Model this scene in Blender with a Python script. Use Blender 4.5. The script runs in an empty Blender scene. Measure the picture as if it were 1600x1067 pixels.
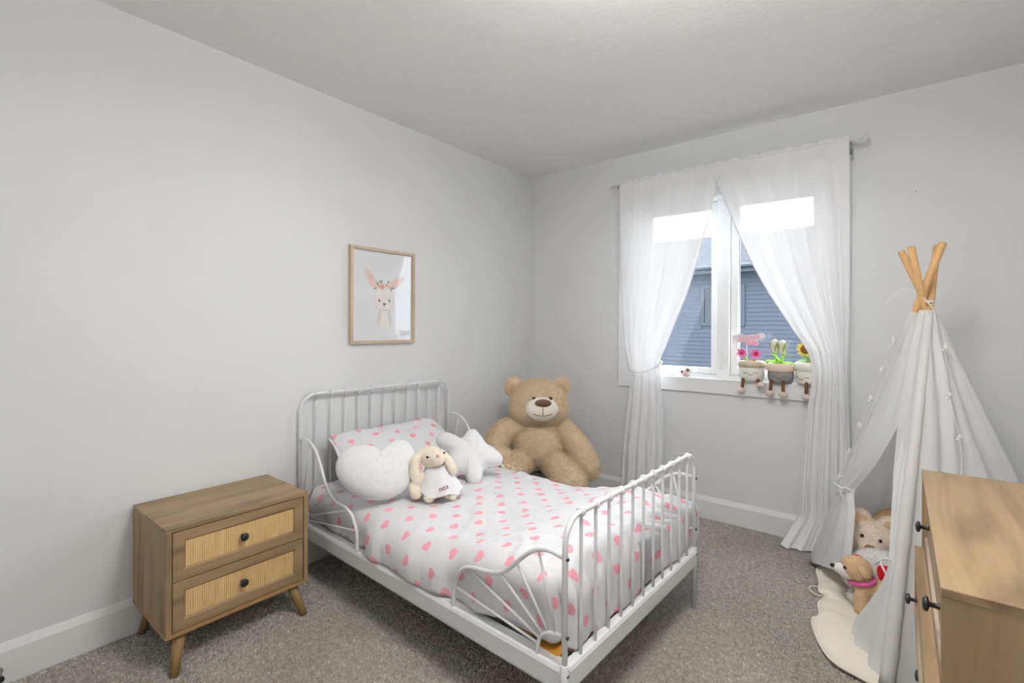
import bpy, bmesh, math, random
import numpy as np
from mathutils import Vector, Matrix, noise

random.seed(7)
rng = np.random.default_rng(7)
PI = math.pi
SC = bpy.context.scene
COL = SC.collection
V3 = Vector

# ------------------------------------------------------------------ camera, world, exposure
YAW, ROLL, FPX = 0.6752, 0.0045, 754.84
CAM = V3((2.3748, -3.2122, 1.22))
F_ = V3((-math.sin(YAW), math.cos(YAW), 0))
R0 = V3((math.cos(YAW), math.sin(YAW), 0))
R_ = R0 * math.cos(ROLL) + V3((0, 0, 1)) * math.sin(ROLL)
U_ = -R0 * math.sin(ROLL) + V3((0, 0, 1)) * math.cos(ROLL)
cd = bpy.data.cameras.new('camera')
cd.sensor_width = 36
cd.lens = FPX * 36 / 1600
cd.shift_y = (511.4 - 533.5) / 1600
cd.clip_start = 0.02
cam = bpy.data.objects.new('camera', cd)
COL.objects.link(cam)
M3 = Matrix((R_, U_, -F_)).transposed()
cam.matrix_world = Matrix.Translation(CAM) @ M3.to_4x4()
SC.camera = cam

w = bpy.data.worlds.new('overcast_sky')
SC.world = w
w.use_nodes = True
bg = w.node_tree.nodes['Background']
bg.inputs['Color'].default_value = (0.86, 0.93, 1.0, 1)
bg.inputs['Strength'].default_value = 13.5

pl = bpy.data.lights.new('window_portal', 'AREA')
pl.shape = 'RECTANGLE'
pl.size = 1.2
pl.size_y = 1.2
pl.cycles.is_portal = True
po = bpy.data.objects.new('window_portal', pl)
COL.objects.link(po)
po.location = (1.485, 0.16, 1.48)
po.rotation_euler = (-PI / 2, 0, 0)

SC.view_settings.view_transform = 'Standard'
SC.view_settings.look = 'None'
SC.view_settings.gamma = 1
SC.view_settings.use_curve_mapping = False
SC.view_settings.exposure = 0.30
FILL_LAMP_W = 33.0


# ------------------------------------------------------------------ node helpers
class X:
    """socket wrapper: arithmetic builds Math nodes"""
    def __init__(s, nt, sock): s.nt, s.s = nt, sock
    def _m(s, op, *a):
        n = s.nt.nodes.new('ShaderNodeMath'); n.operation = op
        for i, v in enumerate((s,) + a):
            if isinstance(v, X): s.nt.links.new(v.s, n.inputs[i])
            else: n.inputs[i].default_value = v
        return X(s.nt, n.outputs[0])
    def __add__(s, o): return s._m('ADD', o)
    def __sub__(s, o): return s._m('SUBTRACT', o)
    def __mul__(s, o): return s._m('MULTIPLY', o)
    def __truediv__(s, o): return s._m('DIVIDE', o)
    def pw(s, o): return s._m('POWER', o)
    def floor(s): return s._m('FLOOR')
    def absv(s): return s._m('ABSOLUTE')
    def lt(s, o): return s._m('LESS_THAN', o)
    def mx(s, o): return s._m('MAXIMUM', o)
    def sin(s): return s._m('SINE')
    def cos(s): return s._m('COSINE')


def mat(name, col, rough=0.6, spec=0.3, metal=0.0, var=0.06, scale=8.0, bump=0.0, bscale=60.0, sheen=0.0, stretch=None, detail=3.0, bdist=0.002):
    m = bpy.data.materials.new(name)
    m.use_nodes = True
    nt = m.node_tree
    b = nt.nodes['Principled BSDF']
    b.inputs['Roughness'].default_value = rough
    b.inputs['Specular IOR Level'].default_value = spec
    b.inputs['Metallic'].default_value = metal
    if sheen:
        b.inputs['Sheen Weight'].default_value = sheen
        b.inputs['Sheen Roughness'].default_value = 0.5
    tc = nt.nodes.new('ShaderNodeTexCoord')
    vec = tc.outputs['Object']
    if stretch:
        mp = nt.nodes.new('ShaderNodeMapping')
        mp.inputs['Scale'].default_value = stretch
        nt.links.new(vec, mp.inputs['Vector'])
        vec = mp.outputs['Vector']
    n = nt.nodes.new('ShaderNodeTexNoise')
    n.inputs['Scale'].default_value = scale
    n.inputs['Detail'].default_value = detail
    nt.links.new(vec, n.inputs['Vector'])
    r = nt.nodes.new('ShaderNodeValToRGB')
    c = np.array(col[:3])
    r.color_ramp.elements[0].position = 0.3
    r.color_ramp.elements[1].position = 0.7
    r.color_ramp.elements[0].color = (*np.clip(c * (1 - var), 0, 1), 1)
    r.color_ramp.elements[1].color = (*np.clip(c * (1 + var), 0, 1), 1)
    nt.links.new(n.outputs['Fac'], r.inputs['Fac'])
    nt.links.new(r.outputs['Color'], b.inputs['Base Color'])
    if bump:
        n2 = nt.nodes.new('ShaderNodeTexNoise')
        n2.inputs['Scale'].default_value = bscale
        n2.inputs['Detail'].default_value = 4
        nt.links.new(vec, n2.inputs['Vector'])
        bp = nt.nodes.new('ShaderNodeBump')
        bp.inputs['Strength'].default_value = bump
        bp.inputs['Distance'].default_value = bdist
        nt.links.new(n2.outputs['Fac'], bp.inputs['Height'])
        nt.links.new(bp.outputs['Normal'], b.inputs['Normal'])
    return m


def srgb(r, g, b):
    f = lambda c: (c / 255 / 12.92) if c / 255 <= 0.04045 else ((c / 255 + 0.055) / 1.055) ** 2.4
    return (f(r), f(g), f(b))


def wood(name, c1, c2, c3, axis, rough=0.45):
    """grain running along axis (0,1,2) of object space"""
    m = bpy.data.materials.new(name); m.use_nodes = True
    nt = m.node_tree; b = nt.nodes['Principled BSDF']
    b.inputs['Roughness'].default_value = rough
    b.inputs['Specular IOR Level'].default_value = 0.3
    tc = nt.nodes.new('ShaderNodeTexCoord')
    mp = nt.nodes.new('ShaderNodeMapping')
    sc = [9.0, 9.0, 9.0]; sc[axis] = 0.9
    mp.inputs['Scale'].default_value = sc
    nt.links.new(tc.outputs['Object'], mp.inputs['Vector'])
    n = nt.nodes.new('ShaderNodeTexNoise')
    n.inputs['Scale'].default_value = 1.3; n.inputs['Detail'].default_value = 6
    n.inputs['Distortion'].default_value = 1.3
    nt.links.new(mp.outputs['Vector'], n.inputs['Vector'])
    r = nt.nodes.new('ShaderNodeValToRGB')
    e = r.color_ramp.elements
    e[0].position = 0.3; e[0].color = (*c1, 1)
    e[1].position = 0.72; e[1].color = (*c3, 1)
    k = e.new(0.5); k.color = (*c2, 1)
    nt.links.new(n.outputs['Fac'], r.inputs['Fac'])
    n2 = nt.nodes.new('ShaderNodeTexNoise')
    n2.inputs['Scale'].default_value = 14; n2.inputs['Detail'].default_value = 5
    nt.links.new(mp.outputs['Vector'], n2.inputs['Vector'])
    mx = nt.nodes.new('ShaderNodeMix'); mx.data_type = 'RGBA'; mx.blend_type = 'MULTIPLY'
    mx.inputs[0].default_value = 0.25
    nt.links.new(r.outputs['Color'], mx.inputs[6])
    nt.links.new(n2.outputs['Color'], mx.inputs[7])
    nt.links.new(mx.outputs[2], b.inputs['Base Color'])
    bp = nt.nodes.new('ShaderNodeBump')
    bp.inputs['Strength'].default_value = 0.15; bp.inputs['Distance'].default_value = 0.001
    nt.links.new(n2.outputs['Fac'], bp.inputs['Height'])
    nt.links.new(bp.outputs['Normal'], b.inputs['Normal'])
    return m


def heart_fabric(name):
    """white cotton printed with scattered pink hearts; UV is in metres along the cloth"""
    m = bpy.data.materials.new(name); m.use_nodes = True
    nt = m.node_tree; b = nt.nodes['Principled BSDF']
    b.inputs['Roughness'].default_value = 0.85
    b.inputs['Specular IOR Level'].default_value = 0.15
    uv = nt.nodes.new('ShaderNodeUVMap')
    sp = nt.nodes.new('ShaderNodeSeparateXYZ')
    nt.links.new(uv.outputs['UV'], sp.inputs[0])
    u = X(nt, sp.outputs[0]); v = X(nt, sp.outputs[1])
    masks = []
    for off in (0.0, 0.5):
        p = u / 0.137 + off; q = v / 0.137 + off
        ip = p.floor(); iq = q.floor()
        h1 = ((ip * 12.9898 + iq * 78.233 + off * 3.1).sin() * 43758.5453); h1 = h1 - h1.floor()
        h2 = ((ip * 39.346 + iq * 11.135 + off * 7.7).sin() * 24634.6345); h2 = h2 - h2.floor()
        x = (p - ip - 0.5) - (h1 - 0.5) * 0.10
        y = (q - iq - 0.5) - (h2 - 0.5) * 0.10
        ang = (h1 + h2 - 1.0) * 0.9
        ca = ang.cos(); sa = ang.sin()
        xr = x * ca + y * sa
        yr = y * ca - x * sa
        # tip along +x ; heart upright coordinate: up = -x
        hx = yr / 0.118
        hy = xr * (-1.0 / 0.118) - 0.12
        r2 = hx * hx + hy * hy - 1.0
        f = r2 * r2 * r2 - hx * hx * hy * hy * hy * 1.0
        masks.append(f.lt(0.0))
    mk = masks[0].mx(masks[1])
    n = nt.nodes.new('ShaderNodeTexNoise'); n.inputs['Scale'].default_value = 40
    nt.links.new(uv.outputs['UV'], n.inputs['Vector'])
    pr = nt.nodes.new('ShaderNodeValToRGB')
    pr.color_ramp.elements[0].color = (*srgb(246, 164, 178), 1)
    pr.color_ramp.elements[1].color = (*srgb(252, 184, 194), 1)
    nt.links.new(n.outputs['Fac'], pr.inputs['Fac'])
    mx = nt.nodes.new('ShaderNodeMix'); mx.data_type = 'RGBA'
    mx.inputs[6].default_value = (0.77, 0.77, 0.785, 1)
    nt.links.new(mk.s, mx.inputs[0])
    nt.links.new(pr.outputs['Color'], mx.inputs[7])
    nt.links.new(mx.outputs[2], b.inputs['Base Color'])
    n2 = nt.nodes.new('ShaderNodeTexNoise'); n2.inputs['Scale'].default_value = 14; n2.inputs['Detail'].default_value = 5
    n2.inputs['Distortion'].default_value = 0.8
    nt.links.new(uv.outputs['UV'], n2.inputs['Vector'])
    bp = nt.nodes.new('ShaderNodeBump'); bp.inputs['Strength'].default_value = 0.5; bp.inputs['Distance'].default_value = 0.008
    nt.links.new(n2.outputs['Fac'], bp.inputs['Height'])
    nt.links.new(bp.outputs['Normal'], b.inputs['Normal'])
    return m


def cloth_sheer(name, col, transp, transl):
    m = bpy.data.materials.new(name); m.use_nodes = True
    nt = m.node_tree; nt.nodes.clear()
    out = nt.nodes.new('ShaderNodeOutputMaterial')
    d = nt.nodes.new('ShaderNodeBsdfDiffuse'); d.inputs['Color'].default_value = (*col, 1)
    t = nt.nodes.new('ShaderNodeBsdfTranslucent'); t.inputs['Color'].default_value = (*col, 1)
    tr = nt.nodes.new('ShaderNodeBsdfTransparent')
    tc = nt.nodes.new('ShaderNodeTexCoord')
    n = nt.nodes.new('ShaderNodeTexNoise'); n.inputs['Scale'].default_value = 300
    nt.links.new(tc.outputs['Object'], n.inputs['Vector'])
    bp = nt.nodes.new('ShaderNodeBump'); bp.inputs['Strength'].default_value = 0.1; bp.inputs['Distance'].default_value = 0.001
    nt.links.new(n.outputs['Fac'], bp.inputs['Height'])
    nt.links.new(bp.outputs['Normal'], d.inputs['Normal'])
    m1 = nt.nodes.new('ShaderNodeMixShader'); m1.inputs[0].default_value = transl
    nt.links.new(d.outputs[0], m1.inputs[1]); nt.links.new(t.outputs[0], m1.inputs[2])
    if transp:
        m2 = nt.nodes.new('ShaderNodeMixShader'); m2.inputs[0].default_value = transp
        nt.links.new(m1.outputs[0], m2.inputs[1]); nt.links.new(tr.outputs[0], m2.inputs[2])
        nt.links.new(m2.outputs[0], out.inputs[0])
    else:
        nt.links.new(m1.outputs[0], out.inputs[0])
    return m


def glass_mat(name, tint=(1, 1, 1), refl=0.08):
    m = bpy.data.materials.new(name); m.use_nodes = True
    nt = m.node_tree; nt.nodes.clear()
    out = nt.nodes.new('ShaderNodeOutputMaterial')
    tr = nt.nodes.new('ShaderNodeBsdfTransparent'); tr.inputs[0].default_value = (*tint, 1)
    g = nt.nodes.new('ShaderNodeBsdfGlossy'); g.inputs['Roughness'].default_value = 0.02
    fr = nt.nodes.new('ShaderNodeFresnel'); fr.inputs['IOR'].default_value = 1.45
    mx = nt.nodes.new('ShaderNodeMixShader')
    f = X(nt, fr.outputs[0]) * (refl / 0.08)
    nt.links.new(f.s, mx.inputs[0])
    nt.links.new(tr.outputs[0], mx.inputs[1]); nt.links.new(g.outputs[0], mx.inputs[2])
    nt.links.new(mx.outputs[0], out.inputs[0])
    return m


def rattan_mat(name):
    m = bpy.data.materials.new(name); m.use_nodes = True
    nt = m.node_tree; b = nt.nodes['Principled BSDF']
    b.inputs['Roughness'].default_value = 0.6
    tc = nt.nodes.new('ShaderNodeTexCoord')
    sp = nt.nodes.new('ShaderNodeSeparateXYZ')
    nt.links.new(tc.outputs['Object'], sp.inputs[0])
    y = X(nt, sp.outputs[1]); z = X(nt, sp.outputs[2])
    n = nt.nodes.new('ShaderNodeTexNoise'); n.inputs['Scale'].default_value = 30
    mp = nt.nodes.new('ShaderNodeMapping'); mp.inputs['Scale'].default_value = (1, 3.0, 0.5)
    nt.links.new(tc.outputs['Object'], mp.inputs['Vector']); nt.links.new(mp.outputs['Vector'], n.inputs['Vector'])
    wy = (y * (2 * PI / 0.0074)).sin() * 0.5 + 0.5
    wz = (z * (2 * PI / 0.0052) + (y * (PI / 0.0074)).floor() * PI).sin() * 0.5 + 0.5
    hgt = (wy * 0.42 + wz * 0.30 + 0.22) + (X(nt, n.outputs['Fac']) - 0.5) * 0.4
    r = nt.nodes.new('ShaderNodeValToRGB')
    e = r.color_ramp.elements
    e[0].position = 0.12; e[0].color = (*srgb(140, 100, 55), 1)
    e[1].position = 0.85; e[1].color = (*srgb(245, 214, 155), 1)
    k = e.new(0.4); k.color = (*srgb(205, 163, 102), 1)
    nt.links.new(hgt.s, r.inputs['Fac'])
    nt.links.new(r.outputs['Color'], b.inputs['Base Color'])
    bp = nt.nodes.new('ShaderNodeBump'); bp.inputs['Strength'].default_value = 0.5; bp.inputs['Distance'].default_value = 0.0015
    nt.links.new(hgt.s, bp.inputs['Height']); nt.links.new(bp.outputs['Normal'], b.inputs['Normal'])
    return m


M = {}
M['wall'] = mat('wall_paint', (0.795, 0.80, 0.80), 0.75, 0.2, var=0.01, scale=3, bump=0.06, bscale=180)
M['ceiling'] = mat('ceiling_paint', (0.90, 0.895, 0.885), 0.9, 0.1, var=0.015, scale=20, bump=0.35, bscale=45, bdist=0.004)
M['carpet'] = mat('carpet_backing', srgb(170, 163, 156), 0.95, 0.05, var=0.25, scale=60, bump=0.8, bscale=220, bdist=0.006)
M['pile'] = mat('carpet_yarn', srgb(209, 205, 198), 0.95, 0.05, var=0.28, scale=45, detail=6, sheen=0.2)
M['trim'] = mat('trim_paint', (0.87, 0.87, 0.865), 0.4, 0.4, var=0.01)
M['vinyl'] = mat('window_vinyl', (0.86, 0.86, 0.85), 0.35, 0.4, var=0.01)
M['metal_white'] = mat('powder_coat_white', (0.80, 0.81, 0.81), 0.35, 0.45, var=0.02, scale=30)
M['bolt'] = mat('dark_bolt', (0.06, 0.07, 0.08), 0.35, 0.5, 0.6)
M['slat'] = mat('pine_slat', srgb(206, 145, 55), 0.5, 0.3, var=0.12, scale=6, stretch=(6, 0.6, 6))
M['hearts'] = heart_fabric('heart_print_cotton')
M['white_plush'] = mat('white_plush', (0.84, 0.84, 0.845), 0.9, 0.1, var=0.03, scale=60, bump=0.5, bscale=150, sheen=0.3, bdist=0.004)
M['mattress'] = mat('mattress_ticking', (0.75, 0.74, 0.72), 0.9, 0.1, bump=0.3, bscale=100)
M['wood_x'] = wood('oak_veneer_grain_x', srgb(132, 109, 82), srgb(168, 141, 107), srgb(184, 157, 121), 0)
M['wood_y'] = wood('oak_veneer_grain_y', srgb(132, 109, 82), srgb(168, 141, 107), srgb(184, 157, 121), 1)
M['wood_z'] = wood('oak_veneer_grain_z', srgb(132, 109, 82), srgb(168, 141, 107), srgb(184, 157, 121), 2)
M['edge'] = mat('veneer_edge', srgb(170, 132, 88), 0.5, 0.3, var=0.08, scale=20)
M['leg'] = mat('leg_wood', srgb(150, 120, 78), 0.45, 0.3, var=0.12, scale=10, stretch=(8, 8, 1))
M['gap'] = mat('gap_shade_dark', (0.03, 0.022, 0.015), 0.8, 0.1)  # near-black colour painting the shade inside the drawer gaps
M['rattan'] = rattan_mat('woven_rattan')
M['knob'] = mat('blackened_metal', (0.045, 0.047, 0.047), 0.4, 0.5, 0.5, var=0.3, scale=90)
M['sheer'] = cloth_sheer('sheer_voile', (0.965, 0.965, 0.97), 0.055, 0.115)
M['canvas'] = cloth_sheer('tent_cotton', (0.90, 0.90, 0.90), 0.0, 0.34)
M['hem'] = mat('cotton_binding', (0.85, 0.84, 0.81), 0.85, 0.1, bump=0.2)
M['pole'] = mat('pine_pole', srgb(214, 172, 120), 0.55, 0.25, var=0.12, scale=6, stretch=(10, 10, 1))
M['cream'] = mat('cream_quilt', srgb(240, 233, 216), 0.9, 0.1, var=0.03, bump=0.4, bscale=40, bdist=0.004)
M['frame_wood'] = mat('picture_frame_oak', srgb(206, 184, 160), 0.5, 0.3, var=0.08, scale=10, stretch=(1, 1, 4))
M['paper'] = mat('print_paper', (0.86, 0.87, 0.90), 0.7, 0.2, var=0.01)
M['glass'] = glass_mat('picture_glass', (1, 1, 1), 0.035)
M['pane'] = glass_mat('window_glass', (0.96, 0.98, 1.0), 0.06)
M['bear'] = mat('bear_fur', srgb(238, 216, 184), 0.95, 0.05, var=0.07, scale=28, detail=6, bump=0.6, bscale=120, sheen=0.25, bdist=0.006)
M['bear_in'] = mat('bear_inner_ear', srgb(214, 184, 146), 0.95, 0.05, var=0.1, scale=28)
M['muzzle'] = mat('bear_muzzle', srgb(238, 231, 216), 0.9, 0.1, var=0.03, bump=0.3, bscale=120)
M['nose'] = mat('bear_nose', srgb(112, 84, 72), 0.5, 0.3, var=0.15)
M['black'] = mat('black_bead', (0.02, 0.018, 0.018), 0.2, 0.5)
M['thread'] = mat('dark_thread', srgb(95, 75, 62), 0.8, 0.1)
M['seam'] = mat('seam_thread', srgb(165, 132, 98), 0.9, 0.1)  # thread in a darker tan than the bear fur
M['plastic_white'] = mat('outlet_plastic', (0.80, 0.80, 0.79), 0.35, 0.4, var=0.01)
M['grey_fabric'] = mat('charcoal_fabric', srgb(95, 92, 92), 0.9, 0.1, var=0.15, scale=80, bump=0.4, bscale=200)
M['steel'] = mat('bracket_steel', (0.35, 0.35, 0.35), 0.4, 0.5, 0.7)


# ------------------------------------------------------------------ geometry helpers
def link(name, me, parent=None, m=None, smooth=False):
    if m is not None and not me.materials:
        me.materials.append(M[m] if isinstance(m, str) else m)
    if smooth:
        me.polygons.foreach_set('use_smooth', [True] * len(me.polygons))
    o = bpy.data.objects.new(name, me)
    COL.objects.link(o)
    o.parent = parent
    return o


def pyd(name, verts, faces, m, parent=None, smooth=False):
    me = bpy.data.meshes.new(name)
    me.from_pydata([tuple(v) for v in verts], [], faces)
    me.update()
    return link(name, me, parent, m, smooth)


def bmo(name, bm, m, parent=None, smooth=False):
    me = bpy.data.meshes.new(name)
    bmesh.ops.recalc_face_normals(bm, faces=bm.faces)
    bm.to_mesh(me); bm.free()
    return link(name, me, parent, m, smooth)


def tag(o, label=None, cat=None, group=None, kind=None):
    if label: o['label'] = label
    if cat: o['category'] = cat
    if group: o['group'] = group
    if kind: o['kind'] = kind
    return o


def thing(name, label, cat, loc=(0, 0, 0), rz=0.0, group=None):
    o = bpy.data.objects.new(name, None)
    COL.objects.link(o)
    o.empty_display_size = 0.1
    o.location = loc
    o.rotation_euler = (0, 0, rz)
    return tag(o, label, cat, group)


def bx(bm, lo, hi, bev=0.0, mi=0):
    lo, hi = V3(lo), V3(hi)
    r = bmesh.ops.create_cube(bm, size=1.0)
    vs = r['verts']
    c = (lo + hi) / 2; s = hi - lo
    for v in vs: v.co = V3((v.co.x * s.x, v.co.y * s.y, v.co.z * s.z)) + c
    if bev:
        es = list({e for v in vs for e in v.link_edges})
        r2 = bmesh.ops.bevel(bm, geom=es, offset=bev, segments=2, affect='EDGES', profile=0.5)
    return vs


def box(name, lo, hi, m, parent=None, bev=0.0, smooth=False):
    bm = bmesh.new(); bx(bm, lo, hi, bev)
    return bmo(name, bm, m, parent, smooth)


def smooth_path(pts, n=8, closed=False):
    """Catmull-Rom through pts"""
    P = [V3(p) for p in pts]
    if not closed: P = [P[0] * 2 - P[1]] + P + [P[-1] * 2 - P[-2]]
    else: P = [P[-1]] + P + [P[0], P[1]]
    out = []
    for i in range(1, len(P) - 2):
        for k in range(n):
            t = k / n
            a, b, c, d = P[i - 1], P[i], P[i + 1], P[i + 2]
            out.append(0.5 * ((2 * b) + (c - a) * t + (2 * a - 5 * b + 4 * c - d) * t * t + (3 * b - a - 3 * c + d) * t ** 3))
    if not closed: out.append(P[-2].copy())
    return out


def tube_bm(bm, path, r, seg=10, cap=True, closed=False):
    P = [V3(p) for p in path]
    n = len(P)
    rr = r if hasattr(r, '__len__') else [r] * n
    tang = []
    for i in range(n):
        a = P[(i - 1) % n] if (closed or i > 0) else P[i]
        b = P[(i + 1) % n] if (closed or i < n - 1) else P[i]
        t = (b - a)
        tang.append(t.normalized() if t.length > 1e-9 else V3((0, 0, 1)))
    ref = V3((0, 0, 1)) if abs(tang[0].z) < 0.9 else V3((1, 0, 0))
    nrm = (ref - tang[0] * ref.dot(tang[0])).normalized()
    rings = []
    for i in range(n):
        nrm = (nrm - tang[i] * nrm.dot(tang[i]))
        nrm = nrm.normalized() if nrm.length > 1e-6 else tang[i].orthogonal().normalized()
        bn = tang[i].cross(nrm)
        rings.append([bm.verts.new(P[i] + (nrm * math.cos(2 * PI * k / seg) + bn * math.sin(2 * PI * k / seg)) * rr[i]) for k in range(seg)])
    lim = n if closed else n - 1
    for i in range(lim):
        a, b = rings[i], rings[(i + 1) % n]
        for k in range(seg):
            bm.faces.new((a[k], a[(k + 1) % seg], b[(k + 1) % seg], b[k]))
    if cap and not closed:
        bm.faces.new(rings[0][::-1]); bm.faces.new(rings[-1])


def tube(name, path, r, m, parent=None, seg=10, closed=False):
    bm = bmesh.new(); tube_bm(bm, path, r, seg, True, closed)
    return bmo(name, bm, m, parent, True)


def lathe_bm(bm, prof, seg=24, origin=(0, 0, 0), axis='Z', sx=1.0, sy=1.0, mod=None):
    o = V3(origin)
    rings = []
    for (r, z) in prof:
        ring = []
        for k in range(seg):
            a = 2 * PI * k / seg
            rr = r * (mod(a, z) if mod else 1.0)
            x, y = rr * math.cos(a) * sx, rr * math.sin(a) * sy
            p = {'Z': (x, y, z), 'X': (z, x, y), '-X': (-z, x, y), 'Y': (x, z, y)}[axis]
            ring.append(bm.verts.new(o + V3(p)))
        rings.append(ring)
    for a, b in zip(rings, rings[1:]):
        for k in range(seg):
            bm.faces.new((a[k], a[(k + 1) % seg], b[(k + 1) % seg], b[k]))
    bm.faces.new(rings[0][::-1]); bm.faces.new(rings[-1])


def lathe(name, prof, m, parent=None, seg=24, origin=(0, 0, 0), axis='Z', sx=1.0, sy=1.0, mod=None):
    bm = bmesh.new(); lathe_bm(bm, prof, seg, origin, axis, sx, sy, mod)
    return bmo(name, bm, m, parent, True)


def sph(bm, c, r, rot=None, sub=3):
    """ellipsoid; r scalar or triple"""
    rr = r if hasattr(r, '__len__') else (r, r, r)
    mtx = Matrix.Translation(V3(c)) @ (rot.to_4x4() if rot else Matrix.Identity(4)) @ Matrix.Diagonal((*rr, 1))
    bmesh.ops.create_icosphere(bm, subdivisions=sub, radius=1.0, matrix=mtx)


def ellip(name, c, r, m, parent=None, rot=None, sub=3):
    bm = bmesh.new(); sph(bm, c, r, rot, sub)
    return bmo(name, bm, m, parent, True)


def limb(bm, pts, rads, n=6):
    path = smooth_path(pts, n)
    k = len(path)
    for i, p in enumerate(path):
        t = i / (k - 1) * (len(rads) - 1)
        j = min(int(t), len(rads) - 2)
        sph(bm, p, rads[j] * (1 - (t - j)) + rads[j + 1] * (t - j), sub=2)


def blob(name, bm, m, parent=None, voxel=0.008, it=6, fuzz=0, flen=0.01, fw=0.0016):
    """fuse overlapping ellipsoids into one continuous skin (voxel remesh + smooth), optional short fur"""
    me = bpy.data.meshes.new(name + '_tmp'); bm.to_mesh(me); bm.free()
    o = bpy.data.objects.new(name + '_tmp', me); COL.objects.link(o)
    r = o.modifiers.new('r', 'REMESH'); r.mode = 'VOXEL'; r.voxel_size = voxel
    s = o.modifiers.new('s', 'SMOOTH'); s.iterations = it; s.factor = 0.5
    bpy.context.view_layer.update()
    dg = bpy.context.evaluated_depsgraph_get()
    me2 = bpy.data.meshes.new_from_object(o.evaluated_get(dg))
    me2.name = name
    bpy.data.objects.remove(o); bpy.data.meshes.remove(me)
    if fuzz:
        me2 = add_fuzz(me2, fuzz, flen, fw, name)
    return link(name, me2, parent, m, True)


def add_fuzz(me, n, L, wd, name):
    me.calc_loop_triangles()
    nt = len(me.loop_triangles)
    tri = np.empty(nt * 3, np.int32); me.loop_triangles.foreach_get('vertices', tri); tri = tri.reshape(-1, 3)
    co = np.empty(len(me.vertices) * 3, np.float32); me.vertices.foreach_get('co', co); co = co.reshape(-1, 3)
    a, b, c = co[tri[:, 0]], co[tri[:, 1]], co[tri[:, 2]]
    cr = np.cross(b - a, c - a); ar = np.linalg.norm(cr, axis=1)
    idx = rng.choice(nt, n, p=ar / ar.sum())
    u = rng.random((n, 1)); v = rng.random((n, 1)); fl = (u + v) > 1
    u = np.where(fl, 1 - u, u); v = np.where(fl, 1 - v, v)
    p = a[idx] * (1 - u - v) + b[idx] * u + c[idx] * v
    nr = cr[idx] / (ar[idx][:, None] + 1e-12)
    d = nr + rng.normal(0, 0.45, (n, 3)) + np.array([0, 0, -0.25])
    d /= np.linalg.norm(d, axis=1)[:, None]
    s = np.cross(d, rng.normal(0, 1, (n, 3))); s /= np.linalg.norm(s, axis=1)[:, None]
    ln = L * (0.6 + 0.8 * rng.random((n, 1)))
    fv = np.stack([p - s * wd, p + s * wd, p + d * ln], 1).reshape(-1, 3)
    # rebuild mesh with the blades appended
    nv = len(co)
    polys = [tuple(pp.vertices) for pp in me.polygons]
    nf = [(nv + 3 * i, nv + 3 * i + 1, nv + 3 * i + 2) for i in range(n)]
    m2 = bpy.data.meshes.new(name)
    m2.from_pydata(np.vstack([co, fv]).tolist(), [], polys + nf)
    m2.update()
    bpy.data.meshes.remove(me)
    return m2


def frame_mat(right, up):
    """rotation whose local X=right, Z=up, Y = into the back (right x up -> -front)"""
    r = V3(right).normalized(); u = V3(up); u = (u - r * u.dot(r)).normalized()
    y = u.cross(r)
    return Matrix((r, y, u)).transposed()


def interp(tab, z):
    """tab: list of (z, value) any order"""
    t = sorted(tab)
    if z <= t[0][0]: return t[0][1]
    for (a, va), (b, vb) in zip(t, t[1:]):
        if z <= b:
            k = (z - a) / (b - a)
            return va + (vb - va) * k
    return t[-1][1]


def grid_mesh(name, nu, nv, fn, m, parent=None, uvfn=None, thick=0.0):
    vs = []; uvs = []
    for j in range(nv + 1):
        for i in range(nu + 1):
            vs.append(fn(i / nu, j / nv))
            if uvfn: uvs.append(uvfn(i / nu, j / nv))
    fs = [(j * (nu + 1) + i, j * (nu + 1) + i + 1, (j + 1) * (nu + 1) + i + 1, (j + 1) * (nu + 1) + i) for j in range(nv) for i in range(nu)]
    me = bpy.data.meshes.new(name)
    me.from_pydata([tuple(v) for v in vs], [], fs)
    if uvfn:
        ul = me.uv_layers.new(name='UVMap')
        li = np.empty(len(me.loops), np.int32); me.loops.foreach_get('vertex_index', li)
        ul.data.foreach_set('uv', np.array(uvs, np.float32)[li].ravel())
    me.update()
    o = link(name, me, parent, m, True)
    if thick:
        so = o.modifiers.new('thickness', 'SOLIDIFY'); so.thickness = thick; so.offset = 0
    return o


def text_mesh(name, s, size, depth, m, parent, mtx, shear=0.0, sx=1.0):
    cu = bpy.data.curves.new(name, 'FONT')
    cu.body = s; cu.size = size; cu.extrude = depth; cu.shear = shear
    cu.align_x = 'CENTER'; cu.align_y = 'CENTER'
    o = bpy.data.objects.new(name, cu); COL.objects.link(o)
    bpy.context.view_layer.update()
    me = bpy.data.meshes.new_from_object(o.evaluated_get(bpy.context.evaluated_depsgraph_get()))
    bpy.data.objects.remove(o)
    me.transform(mtx @ Matrix.Diagonal((sx, 1, 1, 1)))
    return link(name, me, parent, m)


def fbm(x, y, z=0.0, o=4):
    return noise.fractal(V3((x, y, z)), 1.0, 2.0, o, noise_basis='PERLIN_ORIGINAL')


def sstep(a, b, x):
    t = min(1, max(0, (x - a) / (b - a))); return t * t * (3 - 2 * t)


# ------------------------------------------------------------------ the room
XR, YF, H = 3.02, -3.85, 2.451          # right wall, wall behind the camera, ceiling height
WX0, WX1, WZ0, WZ1 = 0.905, 2.065, 0.895, 2.065   # window opening
T = 0.165


def struct(o):
    o['kind'] = 'structure'; return o


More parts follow.
